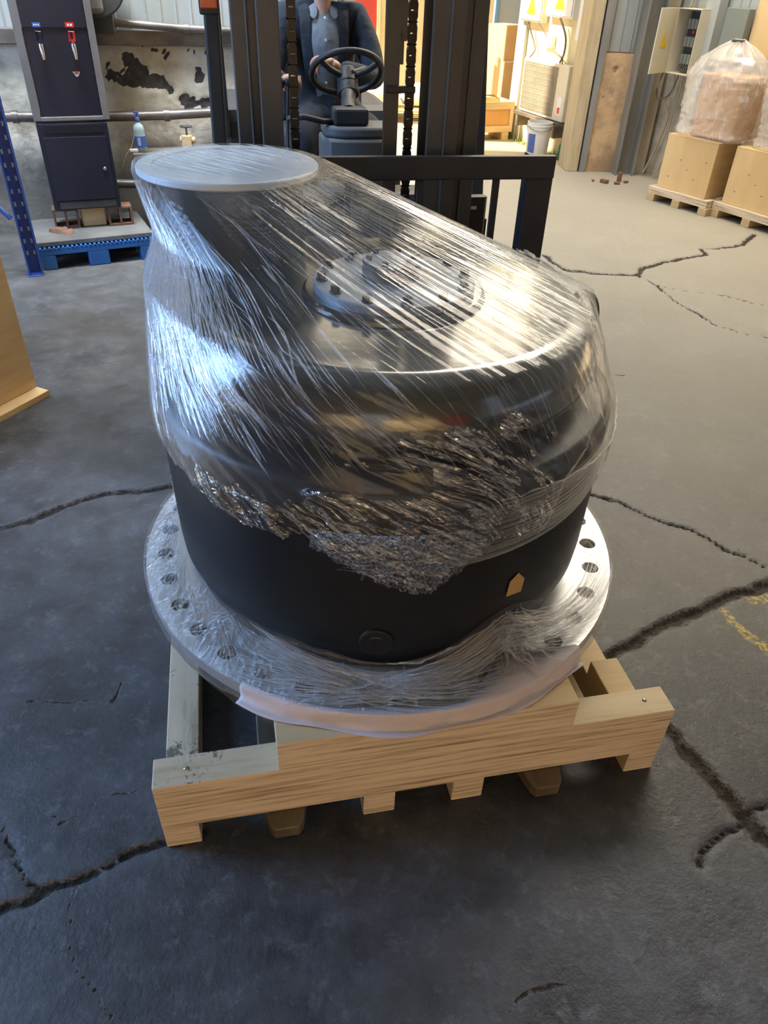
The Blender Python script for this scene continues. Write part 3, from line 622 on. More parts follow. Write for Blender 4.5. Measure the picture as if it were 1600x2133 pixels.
for k in range(1, 15):
    a = k / 14 * pi / 2; prof.append((.080 * (1 - cos(a)), Z0 + .012 + (Z1 - Z0 - .012) * sin(a)))
hull_solid(prof).build('gear_case', 'black_gloss', gb, smooth=50)
m = MB(); m.lathe([(.215, 0), (.213, .008), (.205, .014), (.16, .014)], (.012, 0, Z1), 96); m.build('cover_step', 'black_gloss', gb, smooth=35)
m = MB(); m.lathe([(.188, 0), (.188, .016), (.185, .019), (0.0001, .019)], (.012, .0, Z1 + .014), 96); cp = m.build('cover_plate', 'cover_plate', gb, smooth=35)
for i in range(12):
    a = 2 * pi * (i + .35) / 12; m = MB(); c = (.012 + .168 * cos(a), .168 * sin(a), Z1 + .0325)
    m.cyl(c, (c[0], c[1], c[2] + .004), .014, n=20); m.cyl((c[0], c[1], c[2] + .004), (c[0], c[1], c[2] + .018), .0105, n=6); m.build('bolt', 'bolt', cp, bevel=.0012, smooth=30)
m = MB(); m.lathe([(.068, 0), (.068, .034), (.066, .0355), (.03, .0355)], (.005, .02, Z1 + .0331), 64); bc = m.build('bearing_cap', 'bolt', gb, smooth=35); m = MB(); m.lathe([(.0655, 0), (.0655, .0012), (0.0001, .0012)], (.005, .02, Z1 + .0687), 64); m.build('cap_face', 'cover_plate', bc, smooth=35)
for i in range(6):
    a = 2 * pi * (i + .25) / 6; m = MB(); c = (.005 + .054 * cos(a), .02 + .054 * sin(a), Z1 + .069)
    m.cyl(c, (c[0], c[1], c[2] + .012), .0075, n=6); m.build('bolt', 'bolt', cp, bevel=.001, smooth=30)
# motor neck with its pale blanking disc
m = MB(); m.lathe([(.190, Z1 - .02), (.186, Z1 + .03), (.182, 1.262 - GZ), (.195, 1.266 - GZ), (.21, 1.27 - GZ), (.21, 1.276 - GZ), (.1, 1.276 - GZ)], (NC.x, NC.y, 0), 96); m.build('motor_neck', 'black_drum', gb, smooth=40)
m = MB(); m.lathe([(.222, 0), (.2245, .003), (.2245, .013), (.222, .016), (.186, .016), (.185, .014), (0.0001, .014)], (NC.x, NC.y, 1.2765 - GZ), 96); m.build('blanking_disc', 'disc_steel', gb, smooth=35)
# lifting eye on the drum rim
m = MB(); lp = Vector((.515, .185, .86 - GZ)); m.cyl(lp - Vector((0, 0, .01)), lp + Vector((0, 0, .05)), .026, .018, 20)
ring = [lp + Vector((.0, .0, .125)) + Vector((.045 * cos(a) * .5, -.045 * cos(a) * .85, .052 * sin(a))) for a in [2 * pi * k / 28 for k in range(28)]]
m.tube([lp + Vector((0, 0, .05)), lp + Vector((0, 0, .078))], .013); m.tube(ring, .010, 10, closed=True); m.build('lifting_eye', 'bolt', gb, smooth=50)

# ------------------------------------------------------------ foam sheet folded up over the flange edge
def foam():
    U, V = 90, 14; vs = []
    prof = [(.630, .3755), (.650, .377), (.664, .377), (.669, .370), (.671, .355), (.672, .340), (.684, .336), (.70, .3365), (.715, .337)]
    for i in range(U + 1):
        u = i / U; a = rad(-117 + 76 * u)
        drop = .002 * math.sin(u * 37) + .003 * math.sin(u * 11)
        for k, (r, z) in enumerate(prof):
            rr = r + (.004 * math.sin(u * 23 + k) if k > 3 else 0)
            if k == 0: rr = .652 - .050 * max(0, (1 - abs(u - .80) / .20)) * 2.1 - .012 * max(0, 1 - abs(u - .42) / .12)
            if k == 1: rr = .657 - .020 * max(0, (1 - abs(u - .80) / .20)) * 2.1
            if k > 5: rr = .676 + .006 * (k - 6) * (1 + .5 * math.sin(u * 19))
            vs.append((GC.x + rr * cos(a), GC.y + rr * sin(a), z + drop * (k > 2) * .5 + (.0015 if k < 3 else 0)))
    n = len(prof); m = MB(); m.add(vs, [(i * n + k, (i + 1) * n + k, (i + 1) * n + k + 1, i * n + k + 1) for i in range(U) for k in range(n - 1)])
    o = m.build('foam_sheet', 'foam', smooth=60, recalc=False)
    s = o.modifiers.new('solid', 'SOLIDIFY'); s.thickness = .0016; s.offset = 1
    return tag(o, 'pinkish white foam sheet folded up over the front edge of the drilled flange', 'foam sheet')
foam()

# ------------------------------------------------------------ stretch film
film = thing('stretch_film', 'clear wrinkled stretch film wound around the black gearbox and its flange', 'film', (GC.x, GC.y, GZ))
DC = Vector((-.423, 1.980))          # disc centre, world
def circle(c, R, z, n=96): return [(c[0] + R * cos(2 * pi * k / n), c[1] + R * sin(2 * pi * k / n), z) for k in range(n)]
hp = circle(DC, .231, 1.297) + circle(DC, .231, 1.282) + [(GC.x + x, GC.y + y, 1.074) for x, y in hull_outline(.477, .20, 160)] + [(GC.x + x, GC.y + y, 1.03) for x, y in hull_outline(.502, .22, 160)] + circle((GC.x, GC.y), .503, .985) + circle((GC.x + .012, GC.y), .20, 1.128) + circle((GC.x, GC.y), .566, .862) + circle((GC.x, GC.y), .563, .40) + [(.508, 1.868, 1.046), (.50, 1.90, 1.046)]
bm = bmesh.new()
for p in hp: bm.verts.new(p)
bmesh.ops.convex_hull(bm, input=bm.verts); bm.normal_update()
O = np.array([-.12, 1.78, .86])
pl = np.array([[*f.normal, f.normal.dot(f.verts[0].co)] for f in bm.faces if f.calc_area() > 1e-9]); bm.free()
flip = (pl[:, :3] @ O - pl[:, 3]) > 0; pl[flip] *= -1
dd = pl[:, 3] - pl[:, :3] @ O
def hull_hit(D):
    out = np.empty(len(D))
    for i in range(0, len(D), 4000):
        q = D[i:i + 4000] @ pl[:, :3].T; t = np.where(q > 1e-9, dd[None, :] / np.maximum(q, 1e-9), 1e9); out[i:i + 4000] = t.min(1)
    return out
def film_at(D):
    """point of the film in direction D from O (D unit): hull, cinched in on the left between disc and drum"""
    t = hull_hit(D); P = O + D * t[:, None]
    z = P[:, 2]; a = np.arctan2(P[:, 1] - 1.85, P[:, 0] + .2)
    h = np.clip((z - .90) / (1.285 - .90), 0, 1)
    left = np.clip(np.cos(a - rad(195)) * 1.4 + .1, 0, 1)
    pull = .12 * np.sin(pi * h) ** 1.2 * left * np.interp(z, [1.08, 1.17], [.12, 1.])
    P[:, 0] = -.2 + (P[:, 0] + .2) * (1 - pull); P[:, 1] = 1.85 + (P[:, 1] - 1.85) * (1 - pull)
    return P
def axis_h(z): return np.clip((1.297 - z) / (1.297 - .862), 0, 2)
def fibre(P):
    h = axis_h(P[:, 2]); cx = DC.x + (GC.x - DC.x) * np.clip(h, 0, 1); cy = DC.y + (GC.y - DC.y) * np.clip(h, 0, 1)
    th = np.arctan2(P[:, 1] - cy, P[:, 0] - cx)
    front = np.clip(np.cos(th - rad(235)) * 1.2 + .35, 0, 1)
    return th - (1.05 * front + .1) * h, h, th
def displaced(P, Nrm, s, h, amp):
    rid = np.abs(fbm(s * 30, h * 1.6, 3) - .5) * 2; rid = 1 - np.clip(rid * 2.2, 0, 1)
    rid2 = 1 - np.clip(np.abs(fbm(s * 52 + 31, h * 4, 2) - .5) * 5, 0, 1)
    big = fbm(s * 7 + 5, h * 3 + 2, 3) - .15
    return P + Nrm * (amp * (rid * .0028 + rid2 * .0016 + big * .010))[:, None]
# upper sheet -------------------------------------------------
NT, NP = 620, 250
th = np.linspace(0, 2 * pi, NT + 1)[:-1]; ph = np.linspace(rad(88), rad(-26), NP)
TH, PH = np.meshgrid(th, ph); D = np.stack([np.cos(PH) * np.cos(TH), np.cos(PH) * np.sin(TH), np.sin(PH)], -1).reshape(-1, 3)
P = film_at(D); s_, h_, t_ = fibre(P)
G = P.reshape(NP, NT, 3)
du = np.roll(G, -1, 1) - np.roll(G, 1, 1); dv = np.gradient(G, axis=0); nr = np.cross(du, dv); nr /= np.linalg.norm(nr, axis=-1, keepdims=True) + 1e-9
nr = nr.reshape(-1, 3); sg = np.sign((nr * D).sum(1)); nr *= sg[:, None]
amp = np.where(P[:, 2] > 1.288, .25, 1.0) * np.interp(h_, [0, .5], [.3, 1.])
P2 = displaced(P, nr, s_, h_, amp)
# crumple under the disc rim and along the dome front
ang = np.degrees(np.arctan2(P[:, 1] - GC.y, P[:, 0] - GC.x))            # drum angle
front = np.clip(np.interp(ang, [-140, -122, -74, -44], [0, 1, 1, 0]) + (fbm(s_ * 9, P[:, 2] * 22, 4) - .5) * np.interp(ang, [-90, -74, -40, -30], [0, 1.3, 1.3, 0]), 0, 1)
cr = np.clip((np.interp(ang, [-130, -105, -80, -55, -20], [.90, .90, 1.0, 1.03, .93]) + (fbm(s_ * 6, h_ * 4, 3) - .5) * .12 - P[:, 2]) / .03, 0, 1) * front
cr = cr * (1 - np.clip(np.minimum(P[:, 2] - (.878 + .02 * fbm(s_ * 8, s_ * 0, 3)), .958 - .02 * fbm(s_ * 7 + 9, s_ * 0, 3) - P[:, 2]) / .006, 0, 1) * np.interp(ang, [-122, -114, -84, -74], [0, 1, 1, 0]))
P2 += nr * (cr * ((fbm(s_ * 15 + 3, P[:, 2] * 17, 4) - .3) * .05))[:, None]
# lower edge of the upper sheet as a height over the drum angle (torn, hangs low in front)
def zlow(a):
    pts = [(-180, .835), (-160, .828), (-140, .81), (-120, .79), (-105, .775), (-100, .755), (-94, .72), (-88, .685), (-83, .665), (-79, .655), (-76, .68), (-72, .715), (-68, .765), (-60, .765), (-30, .76), (0, .78), (60, .80), (180, .835)]
    return np.interp(a, [p[0] for p in pts], [p[1] for p in pts])
low = zlow(ang) + (fbm(ang * .35, ang * 0, 4) - .5) * .03
keep = (P[:, 2] > low).reshape(NP, NT)
idx = np.arange(NP * NT).reshape(NP, NT)
q = np.stack([idx[:-1], np.roll(idx, -1, 1)[:-1], np.roll(idx, -1, 1)[1:], idx[1:]], -1)
km = keep[:-1] & keep[1:] & np.roll(keep, -1, 1)[:-1] & np.roll(keep, -1, 1)[1:]
def np_mesh(name, P, quads, uv, mat, parent, origin=GC, kind=None, label=None, smooth=True, mi=None):
    used = np.unique(quads); re = -np.ones(len(P), int); re[used] = np.arange(len(used)); quads = re[quads]; P = P[used] - np.array(origin)[None]; uv = uv[used]
    me = bpy.data.meshes.new(name); me.vertices.add(len(P)); me.vertices.foreach_set('co', P.ravel())
    me.loops.add(quads.size); me.loops.foreach_set('vertex_index', quads.ravel().astype(np.int32))
    me.polygons.add(len(quads)); me.polygons.foreach_set('loop_start', np.arange(0, quads.size, 4, dtype=np.int32))
    me.update(calc_edges=True)
    l = me.uv_layers.new(name='UVMap'); l.data.foreach_set('uv', uv[quads.ravel()].astype(np.float32).ravel())
    if smooth: me.shade_smooth()
    for m_ in (mat if isinstance(mat, (list, tuple)) else [mat]): me.materials.append(MT[m_])
    if mi is not None: me.polygons.foreach_set('material_index', mi.astype(np.int32))
    o = bpy.data.objects.new(name, me); COL.objects.link(o); o.parent = parent
    if kind: o['kind'] = kind
    if label: o['label'] = label
    return o
tdeg = np.degrees(t_) % 360
w_left = np.exp(-((tdeg - 205) / 42) ** 2); w_front = np.exp(-((tdeg - 285) / 40) ** 2); w_right = np.exp(-(((tdeg + 180) % 360 - 180 - 15) / 45) ** 2)
dens = 1.0 * w_left * np.interp(h_, [0, .12, .3, .9, 1.05], [.3, .5, 1, .9, .6]) + w_front * np.interp(h_, [0, .3, .6, .75, 1.], [.25, .28, .15, .08, .3]) + .62 * w_right * np.interp(h_, [0, .9, 1.1], [1, .8, .8])
hub = np.exp(-(np.hypot(P[:, 0] - GC.x, P[:, 1] - GC.y - .03) / .30) ** 4) * (P[:, 2] > 1.07); dens = dens * (1 - .85 * hub)
dens = np.clip(dens * (.55 + .9 * fbm(s_ * 5, h_ * 2, 2)), .06, 1)
CLEAR = 1 - dens
q_ = q[km]; crf = cr[q_].mean(1) > .45
us_ = np_mesh('upper_sheet', P2, q_, np.stack([s_, h_], -1), ['film', 'film_crumple'], film, mi=crf)
a = us_.data.attributes.new('clear', 'FLOAT', 'POINT'); a.data.foreach_set('value', np.where(cr > .3, 0, CLEAR)[np.unique(q_)].astype(np.float32))

def ribbons(name, paths, widths, mat, parent, Ofrom, kind=None, label=None):
    """flat raised folds: paths (k, n, 3); width across the path, lying in the film"""
    vs = []; qs = []; uv = []; base = 0
    for pth, wd in zip(paths, widths):
        pth = np.asarray(pth); n = len(pth); t = np.gradient(pth, axis=0); out = pth - Ofrom(pth); out /= np.linalg.norm(out, axis=1, keepdims=True) + 1e-9
        side = np.cross(t, out); side /= np.linalg.norm(side, axis=1, keepdims=True) + 1e-9
        tp = np.sin(np.linspace(0.04, pi - .04, n)) ** .5
        w_ = (wd * tp)[:, None]
        vs += [pth - side * w_ - out * .0006, pth + out * w_ * .9, pth + side * w_ - out * .0006]
        for k in range(n - 1):
            qs.append((base + k, base + k + 1, base + n + k + 1, base + n + k)); qs.append((base + n + k, base + n + k + 1, base + 2 * n + k + 1, base + 2 * n + k))
        r0 = RNG.random() * 50
        for j in range(3): uv += [(r0 + j * .3, r0 + 2. * k / n) for k in range(n)]
        base += 3 * n
    return np_mesh(name, np.concatenate(vs), np.array(qs), np.array(uv), mat, parent, kind=kind, label=label)
def upper_strands(n, a0, a1, d0, d1, wlo, whi, seg=22, hs=(0., .25), he=(.6, 1.1), jit=.004):
    paths = []; wid = []
    for i in range(n):
        a = rad(RNG.uniform(a0, a1)); da = rad(RNG.uniform(d0, d1)); h0 = RNG.uniform(*hs); h1 = RNG.uniform(*he)
        A = np.array([DC.x + .231 * cos(a), DC.y + .231 * sin(a), 1.290]); B = np.array([GC.x + .566 * cos(a + da), GC.y + .566 * sin(a + da), .862])
        u = np.linspace(h0, h1, seg)[:, None]; Q = A + (B - A) * u
        Q += np.stack([(vnoise(u[:, 0] * 9 + i, u[:, 0] * 0 + i * .7) - .5) * jit * 2, (vnoise(u[:, 0] * 9 + i, u[:, 0] * 0 + 40 + i * .7) - .5) * jit * 2, (vnoise(u[:, 0] * 9 + i, u[:, 0] * 0 + 90 + i * .7) - .5) * jit * 2], -1)
        Dn = Q - O; Dn /= np.linalg.norm(Dn, axis=1, keepdims=True); F = film_at(Dn); F += Dn * .003
        paths.append(F); wid.append(RNG.uniform(wlo, whi) * (RNG.random() < .15 and 2. or 1.))
    return paths, wid
OF = lambda p: O[None, :]
ps, ws = [], []
for i in range(420):
    h0 = RNG.uniform(.28, .82); x_ = upper_strands(1, *((172, 226) if i % 3 else (215, 262)), 18, 50, .0007, .0019, 8, (h0, h0), (h0 + .04, h0 + .14), .006); ps += x_[0]; ws += x_[1]
for args in ((190, 165, 222, 8, 48, .0006, .0017, 20, (.05, .35), (.40, .80), .012), (240, 165, 228, 20, 60, .0006, .0016, 10, (.25, .6), (.45, .90), .016), (70, 165, 200, 0, 20, .0006, .0014, 14, (.6, .8), (.95, 1.1), .010),
             (34, 235, 300, 10, 50, .0004, .0008, 20, (0., .3), (.35, .75)), (110, 290, 390, -6, 24, .0004, .0009, 22, (0., .2), (.5, 1.)), (40, 20, 120, -5, 5, .0006, .0013, 16)):
    a, b_ = upper_strands(*args); ps += a; ws += b_
ribbons('film_folds', ps, ws, 'strand', film, OF, kind='stuff')
# strands lying across the top disc
ps, ws = [], []
for i in range(95):
    y = RNG.uniform(-.20, .20); x0 = -math.sqrt(max(.0, .215 ** 2 - y * y)); x1 = -x0; u0 = RNG.uniform(0, .5); u1 = u0 + RNG.uniform(.2, .5)
    c, s = cos(rad(-38)), sin(rad(-38)); xs = np.linspace(x0 + (x1 - x0) * u0, x0 + (x1 - x0) * min(1, u1), 10)
    ps.append(np.stack([DC.x + xs * c - y * s, DC.y + xs * s + y * c, np.full(10, 1.2985)], -1)); ws.append(RNG.uniform(.0006, .0019))
ribbons('disc_folds', ps, ws, 'strand', film, lambda p: p - np.array([[0, 0, 1.]]), kind='stuff')

# rope-like gathered ridge down the right side -------------------
def rope(name, pts, r, seed, mat='strand', n=70):
    pts = [Vector(p) for p in pts]; out = []; rs = []
    for i in range(n):
        t = i / (n - 1) * (len(pts) - 1); k = min(int(t), len(pts) - 2); f = t - k
        p0 = pts[max(k - 1, 0)]; p1 = pts[k]; p2 = pts[k + 1]; p3 = pts[min(k + 2, len(pts) - 1)]
        p = .5 * ((2 * p1) + (p2 - p0) * f + (2 * p0 - 5 * p1 + 4 * p2 - p3) * f * f + (3 * p1 - p0 - 3 * p2 + p3) * f ** 3)
        nz = Vector((float(vnoise(i * .5 + seed, seed)) - .5, float(vnoise(i * .5 + seed, seed + 20)) - .5, float(vnoise(i * .5 + seed, seed + 40)) - .5)) * .0045
        out.append(p + nz); rs.append(r * .6 * (.4 + 1.2 * float(vnoise(i * .9 + seed, 3))) * sin(pi * (i + 1) / (n + 1)) ** .3)
    m = MB(); m.tube(out, rs, 7); uv = [(k % 7 / 7 * 4, k // 7 / 12) for k in range(len(m.v))]
    for i in range(len(m.v)): m.v[i] = tuple(Vector(m.v[i]) - GC)
    return m.build(name, mat, film, smooth=40, uv=uv, recalc=False)
for k in range(3):
    rope('film_gather', [(.335 + .01 * k, 2.06, 1.085), (.40, 1.98, 1.078), (.455 + .008 * k, 1.86, 1.062), (.485, 1.74, 1.04 - .01 * k), (.50, 1.62, 1.0), (.50, 1.54, .95)], .0055, 3 + 7 * k)
rope('film_gather', [(.508, 1.868, 1.046), (.53, 1.87, .97), (.555, 1.80, .88)], .004, 31)
rope('film_gather', [(.505, 1.87, 1.046), (.47, 1.84, .99), (.45, 1.80, .95)], .004, 37)
rope('film_gather', [(.556, 1.62, .872), (.50, 1.42, .868), (.38, 1.27, .865), (.22, 1.17, .862)], .0032, 41)
rope('film_gather', [(.42, 1.32, 1.0), (.40, 1.27, .93), (.36, 1.235, .87), (.335, 1.20, .80), (.315, 1.19, .77)], .0035, 47)
# wound bands round the drum ---------------------------------
ps, ws = [], []
for i in range(58):
    z0 = .70 + .15 * (i / 58) + RNG.uniform(-.004, .004); a0 = RNG.uniform(-100, -80) if i < 14 else RNG.uniform(-74, -60); a1 = RNG.uniform(-5, 40)
    a = np.radians(np.linspace(a0, a1, 40)); zz = z0 + .06 * np.linspace(0, 1, 40) ** 1.6 * (.85 - z0) / .15 + (vnoise(np.linspace(0, 6, 40) + i, np.full(40, i * .37)) - .5) * .004
    R = .5585 + .001; ps.append(np.stack([GC.x + R * np.cos(a), GC.y + R * np.sin(a), zz], -1)); ws.append(RNG.uniform(.0005, .0012))
ribbons('wound_bands', ps, ws, 'strand', film, lambda p: np.stack([np.full(len(p), GC.x), np.full(len(p), GC.y), p[:, 2]], -1), kind='stuff')
def surf(name, A, B, fr_, mat, parent=film, us=(1, 1), label=None, keepf=None):
    """grid surface over angle A and parameter B (0..1); fr_ gives (r, z)"""
    a, b = np.meshgrid(A, B); r, z = fr_(a, b); P = np.stack([GC.x + r * np.cos(a), GC.y + r * np.sin(a), z], -1).reshape(-1, 3); n, m = a.shape
    idx = np.arange(n * m).reshape(n, m); q = np.stack([idx[:-1, :-1], idx[:-1, 1:], idx[1:, 1:], idx[1:, :-1]], -1)
    if keepf is not None: kk = keepf(a, b); km = kk[:-1, :-1] & kk[1:, 1:] & kk[:-1, 1:] & kk[1:, :-1]; q = q[km]
    return np_mesh(name, P, q.reshape(-1, 4), np.stack([a.ravel() * us[0], b.ravel() * us[1]], -1), mat, parent, label=label)
surf('drum_band', np.radians(np.linspace(-76, 60, 260)), np.linspace(0, 1, 40), lambda a, b: (.5575 + .0012 * vnoise(b * 40, a * 3), .70 + .14 * b + .03 * np.clip((np.degrees(a) + 76) / 60, 0, 1)), 'film', us=(.8, 6))
# crumpled hanging flap in front
def flap(a, b):
    ad = np.degrees(a); top = .80; lo = zlow(ad) - .012; z = top + (lo - top) * b
    return .562 + .014 * fbm(ad * .7, z * 60, 4) * np.clip(b * 3, 0, 1) + .010 * (fbm(ad * 2.2, z * 30, 3) - .4) * b, z
surf('hanging_flap', np.radians(np.linspace(-104, -70, 260)), np.linspace(0, 1, 110), flap, 'film_crumple', us=(4, 2), label='crumpled torn film flap hanging over the front of the black drum',
     keepf=lambda a, b: b < .9 + .25 * fbm(np.degrees(a) * .9, a * 0, 3))
# skirt: from the drum foot out over the flange and down to the pallet
def skirt(a, b):
    ad = np.degrees(a); up = .455 + .05 * (fbm(ad * .05, ad * 0 + 3, 3) - .5)
    up = up + .075 * np.exp(-((ad + 56) / 14) ** 2) + .03 * np.exp(-((ad + 150) / 20) ** 2) - .02 * np.exp(-((ad + 88) / 14) ** 2)
    rr = np.interp(b, [0, .5, 1.], [.5575, .600, .6655]); zz = up + (.3785 - up) * np.clip(b, 0, 1) ** .62
    fold = (1 - np.clip(np.abs(fbm(a * 30 + b * 1.2 * np.sin(a * 3), b * 2.5, 3) - .5) * 5, 0, 1)) * .011 * np.sin(pi * np.clip(b, 0, 1)) + (fbm(a * 12, b * 4, 3) - .5) * .012 * np.sin(pi * b)
    return rr, np.maximum(zz + fold, .3745)
surf('flange_skirt', np.radians(np.linspace(-192, 20, 900)), np.linspace(0, 1, 60), skirt, 'film_low', us=(1.4, 1.))
def skirt2(a, b):
    return np.interp(b, [0, .3, 1.], [.6655, .6665, .60]) + .004 * np.sin(a * 40) * b, np.interp(b, [0, .25, 1.], [.3785, .333, .175]) + 0 * a
surf('under_skirt', np.radians(np.linspace(-190, -112, 240)), np.linspace(0, 1, 30), skirt2, 'film_side', us=(3, 1.))
surf('under_skirt', np.radians(np.linspace(-52, -15, 160)), np.linspace(0, 1, 30), lambda a, b: (np.interp(b, [0, .3, 1.], [.6665, .668, .60]) + .003 * np.sin(a * 50) * b, np.interp(b, [0, .25, 1.], [.3785, .333, .20]) + 0 * a), 'film', us=(3, 1.))
# folds on the skirt
ps, ws = [], []
SKA = lambda a: .455 + .03 * (fbm(np.degrees(a) * .05, np.degrees(a) * 0 + 3, 3) - .5)
for i in range(680):
    side = RNG.random()
    if side < .42: a0 = rad(RNG.uniform(-188, -125)); a1 = a0 + rad(RNG.uniform(-10, 14)); 
    elif side < .66: a0 = rad(-58 + RNG.normal() * 3); a1 = rad(RNG.uniform(-62, -8))
    elif side < .83: a0 = rad(RNG.uniform(-122, -112)); a1 = rad(RNG.uniform(-85, -60))
    else: a0 = rad(RNG.uniform(-62, -55)); a1 = rad(RNG.uniform(-125, -95))
    b0 = RNG.uniform(0, .45); b1 = min(1., b0 + RNG.uniform(.25, .7)); n = 18
    b = np.linspace(b0, b1, n); a = a0 + (a1 - a0) * np.linspace(0, 1, n) + (vnoise(b * 8 + i, b * 0 + i) - .5) * .012
    r, z = skirt(a, b); ps.append(np.stack([GC.x + r * np.cos(a), GC.y + r * np.sin(a), z + .0015], -1)); ws.append(RNG.uniform(.0007, .0021) * (1.8 if RNG.random() < .12 else 1))
ribbons('skirt_folds', ps, ws, 'strand', film, lambda p: p - np.array([[0, -.3, 1.]]), kind='stuff')
rope('film_gather', [(.02, 1.112, .452), (.10, 1.112, .465), (.22, 1.165, .50), (.29, 1.20, .545)], .0035, 61)
rope('film_gather', [(-.30, 1.19, .49), (-.16, 1.115, .45), (-.02, 1.085, .425), (.10, 1.065, .40), (.2, 1.08, .385)], .0035, 67)
rope('film_gather', [(-.20, 1.04, .385), (-.08, 1.07, .40), (.04, 1.095, .43), (.18, 1.13, .47)], .0035, 71)
# ------------------------------------------------------------ forklift (local x across, y away from the fork tips)
FT = Vector((.123, .976, 0)); FY = rad(12)
fk = thing('forklift', 'black forklift truck holding the pallet, seen from the front through its mast', 'forklift', FT, FY)
def box(name, x0, x1, y0, y1, z0, z1, mat='fork_paint', par=None, bevel=.004, **k):
    m = MB(); m.b2(x0, x1, y0, y1, z0, z1); return m.build(name, mat, par or fk, bevel=bevel, **k)
for sx in (-.323, .324):      # forks: tapered tip, rounded corners, heel and shank
    m = MB(); w2 = .057
    prof = [(-.055, .062), (.05, .060), (.25, .050), (1.38, .042)]
    outl = [(sx - w2, 1.40), (sx - w2, .13), (sx - w2 + .004, .09), (sx - w2 + .017, .035), (sx - w2 + .028, .020), (sx + w2 - .028, .020), (sx + w2 - .017, .035), (sx + w2 - .004, .09), (sx + w2, .13), (sx + w2, 1.40)]
    m.prism(outl, .040, .0795)
    m.b2(sx - w2, sx + w2, 1.40, 1.445, .040, .56)
    m.build('fork', 'fork_steel', fk, bevel=.004, recalc=False)
# carriage plates
box('carriage_plate', -.50, .70, 1.45, 1.475, .10, .22); box('carriage_plate', -.50, .70, 1.45, 1.475, .48, .60)
# load backrest
m = MB(); m.b2(-.52, .698, 1.452, 1.475, 1.166, 1.236)
# chamfer right end via small notch
m.build('backrest_rail', 'fork_paint', fk, bevel=.006)
for x0, x1 in ((.612, .698), (-.52, -.434)):
    m = MB(); m.b2(x0, x1, 1.4605, 1.474, .22, 1.166); m.b2(x0 if x0 > 0 else x1 - .014, (x0 + .014) if x0 > 0 else x1, 1.475, 1.52, .22, 1.236); m.build('backrest_post', 'fork_paint', fk, bevel=.003)
for x0 in (.497, -.30, .02, .25):
    box('backrest_bar', x0, x0 + .024, 1.4605, 1.473, .22, 1.166)
box('backrest_bracket', .50, .53, 1.4605, 1.476, .93, .955)
# mast: outer channels, inner channels
def channel(name, x0, x1, y0, y1, z0, z1, flip=False):
    m = MB(); t = .016
    m.b2(x0, x1, y0, y0 + t, z0, z1); m.b2(x0, x1, y1 - t, y1, z0, z1)
    if flip: m.b2(x1 - t, x1, y0 + t, y1 - t, z0, z1)
    else: m.b2(x0, x0 + t, y0 + t, y1 - t, z0, z1)
    return m.build(name, 'hazed_mast_paint', fk, bevel=.003)
channel('mast_rail', -.285, -.20, 1.60, 1.76, .12, 2.2); channel('mast_rail', .385, .475, 1.60, 1.76, .12, 2.2, True)
channel('mast_rail', -.215, -.152, 1.55, 1.68, .10, 2.15); channel('mast_rail', .293, .392, 1.55, 1.68, .10, 2.15, True)
box('mast_rib', .345, .352, 1.54, 1.552, .10, 2.15, 'hazed_mast_paint'); box('mast_rib', .425, .432, 1.588, 1.602, .12, 2.2, 'hazed_mast_paint'); box('mast_rib', -.245, -.238, 1.588, 1.602, .12, 2.2, 'hazed_mast_paint')
box('mast_crossbar', -.20, .385, 1.66, 1.75, .42, .52); box('mast_crossbar', -.20, .385, 1.66, 1.75, 1.98, 2.08); box('mast_crossbar', -.285, .475, 1.765, 1.80, .12, .30)
# lift cylinder on the right, hose channel on the left
m = MB(); m.cyl((.19, 1.64, .12), (.19, 1.64, 1.21), .022); m.cyl((.19, 1.64, 1.20), (.19, 1.64, 2.1), .019); m.b2(.168, .212, 1.615, 1.64, 1.0, 2.1); m.build('lift_cylinder', 'hazed_mast_paint', fk, smooth=30)
m = MB(); m.b2(.212, .224, 1.62, 1.64, 1.46, 1.54); m.b2(.212, .232, 1.62, 1.64, 1.52, 2.0); m.build('cylinder_clamp', 'hazed_mast_paint', fk)
box('chain_bracket', .168, .262, 1.60, 1.615, 1.385, 1.405)
# chains: leaf-chain links
def chain(x, z0, z1, y=1.625):
    m = MB(); p = .057; z = z0
    while z < z1:
        for lo, hi in ((z + .001, z + p * .5 - .0018), (z + p * .5 + .0018, z + p - .001)):
            c0, c1 = (.0095, .0128) if lo < z + .01 else (.0128, .0095)
            m.add([(x - c0, y - .010, lo), (x + c0, y - .010, lo), (x + .0135, y - .010, (lo + hi) / 2), (x + c1, y - .010, hi), (x - c1, y - .010, hi), (x - .0135, y - .010, (lo + hi) / 2)] + [(x - c0, y + .010, lo), (x + c0, y + .010, lo), (x + .0135, y + .010, (lo + hi) / 2), (x + c1, y + .010, hi), (x - c1, y + .010, hi), (x - .0135, y + .010, (lo + hi) / 2)],
                  [(0, 1, 2, 3, 4, 5), (11, 10, 9, 8, 7, 6)] + [(i, (i + 1) % 6, 6 + (i + 1) % 6, 6 + i) for i in range(6)])
        for sx in (-1, 1): m.b2(x + sx * .0105 - .0025, x + sx * .0105 + .0025, y - .010, y + .010, z + p * .5 - .002, z + p * .5 + .002)
        m.cyl((x - .0145, y, z), (x + .0145, y, z), .0030, n=8)
        z += p
    return m.build('lift_chain', 'chain', fk)
chain(.248, .60, 1.98); chain(-.112, .60, 1.98)
m = MB(); m.tube([(.262, 1.69, .5), (.27, 1.69, 1.3), (.268, 1.69, 2.0)], .006); m.build('hydraulic_hose', 'rubber', fk, smooth=60)
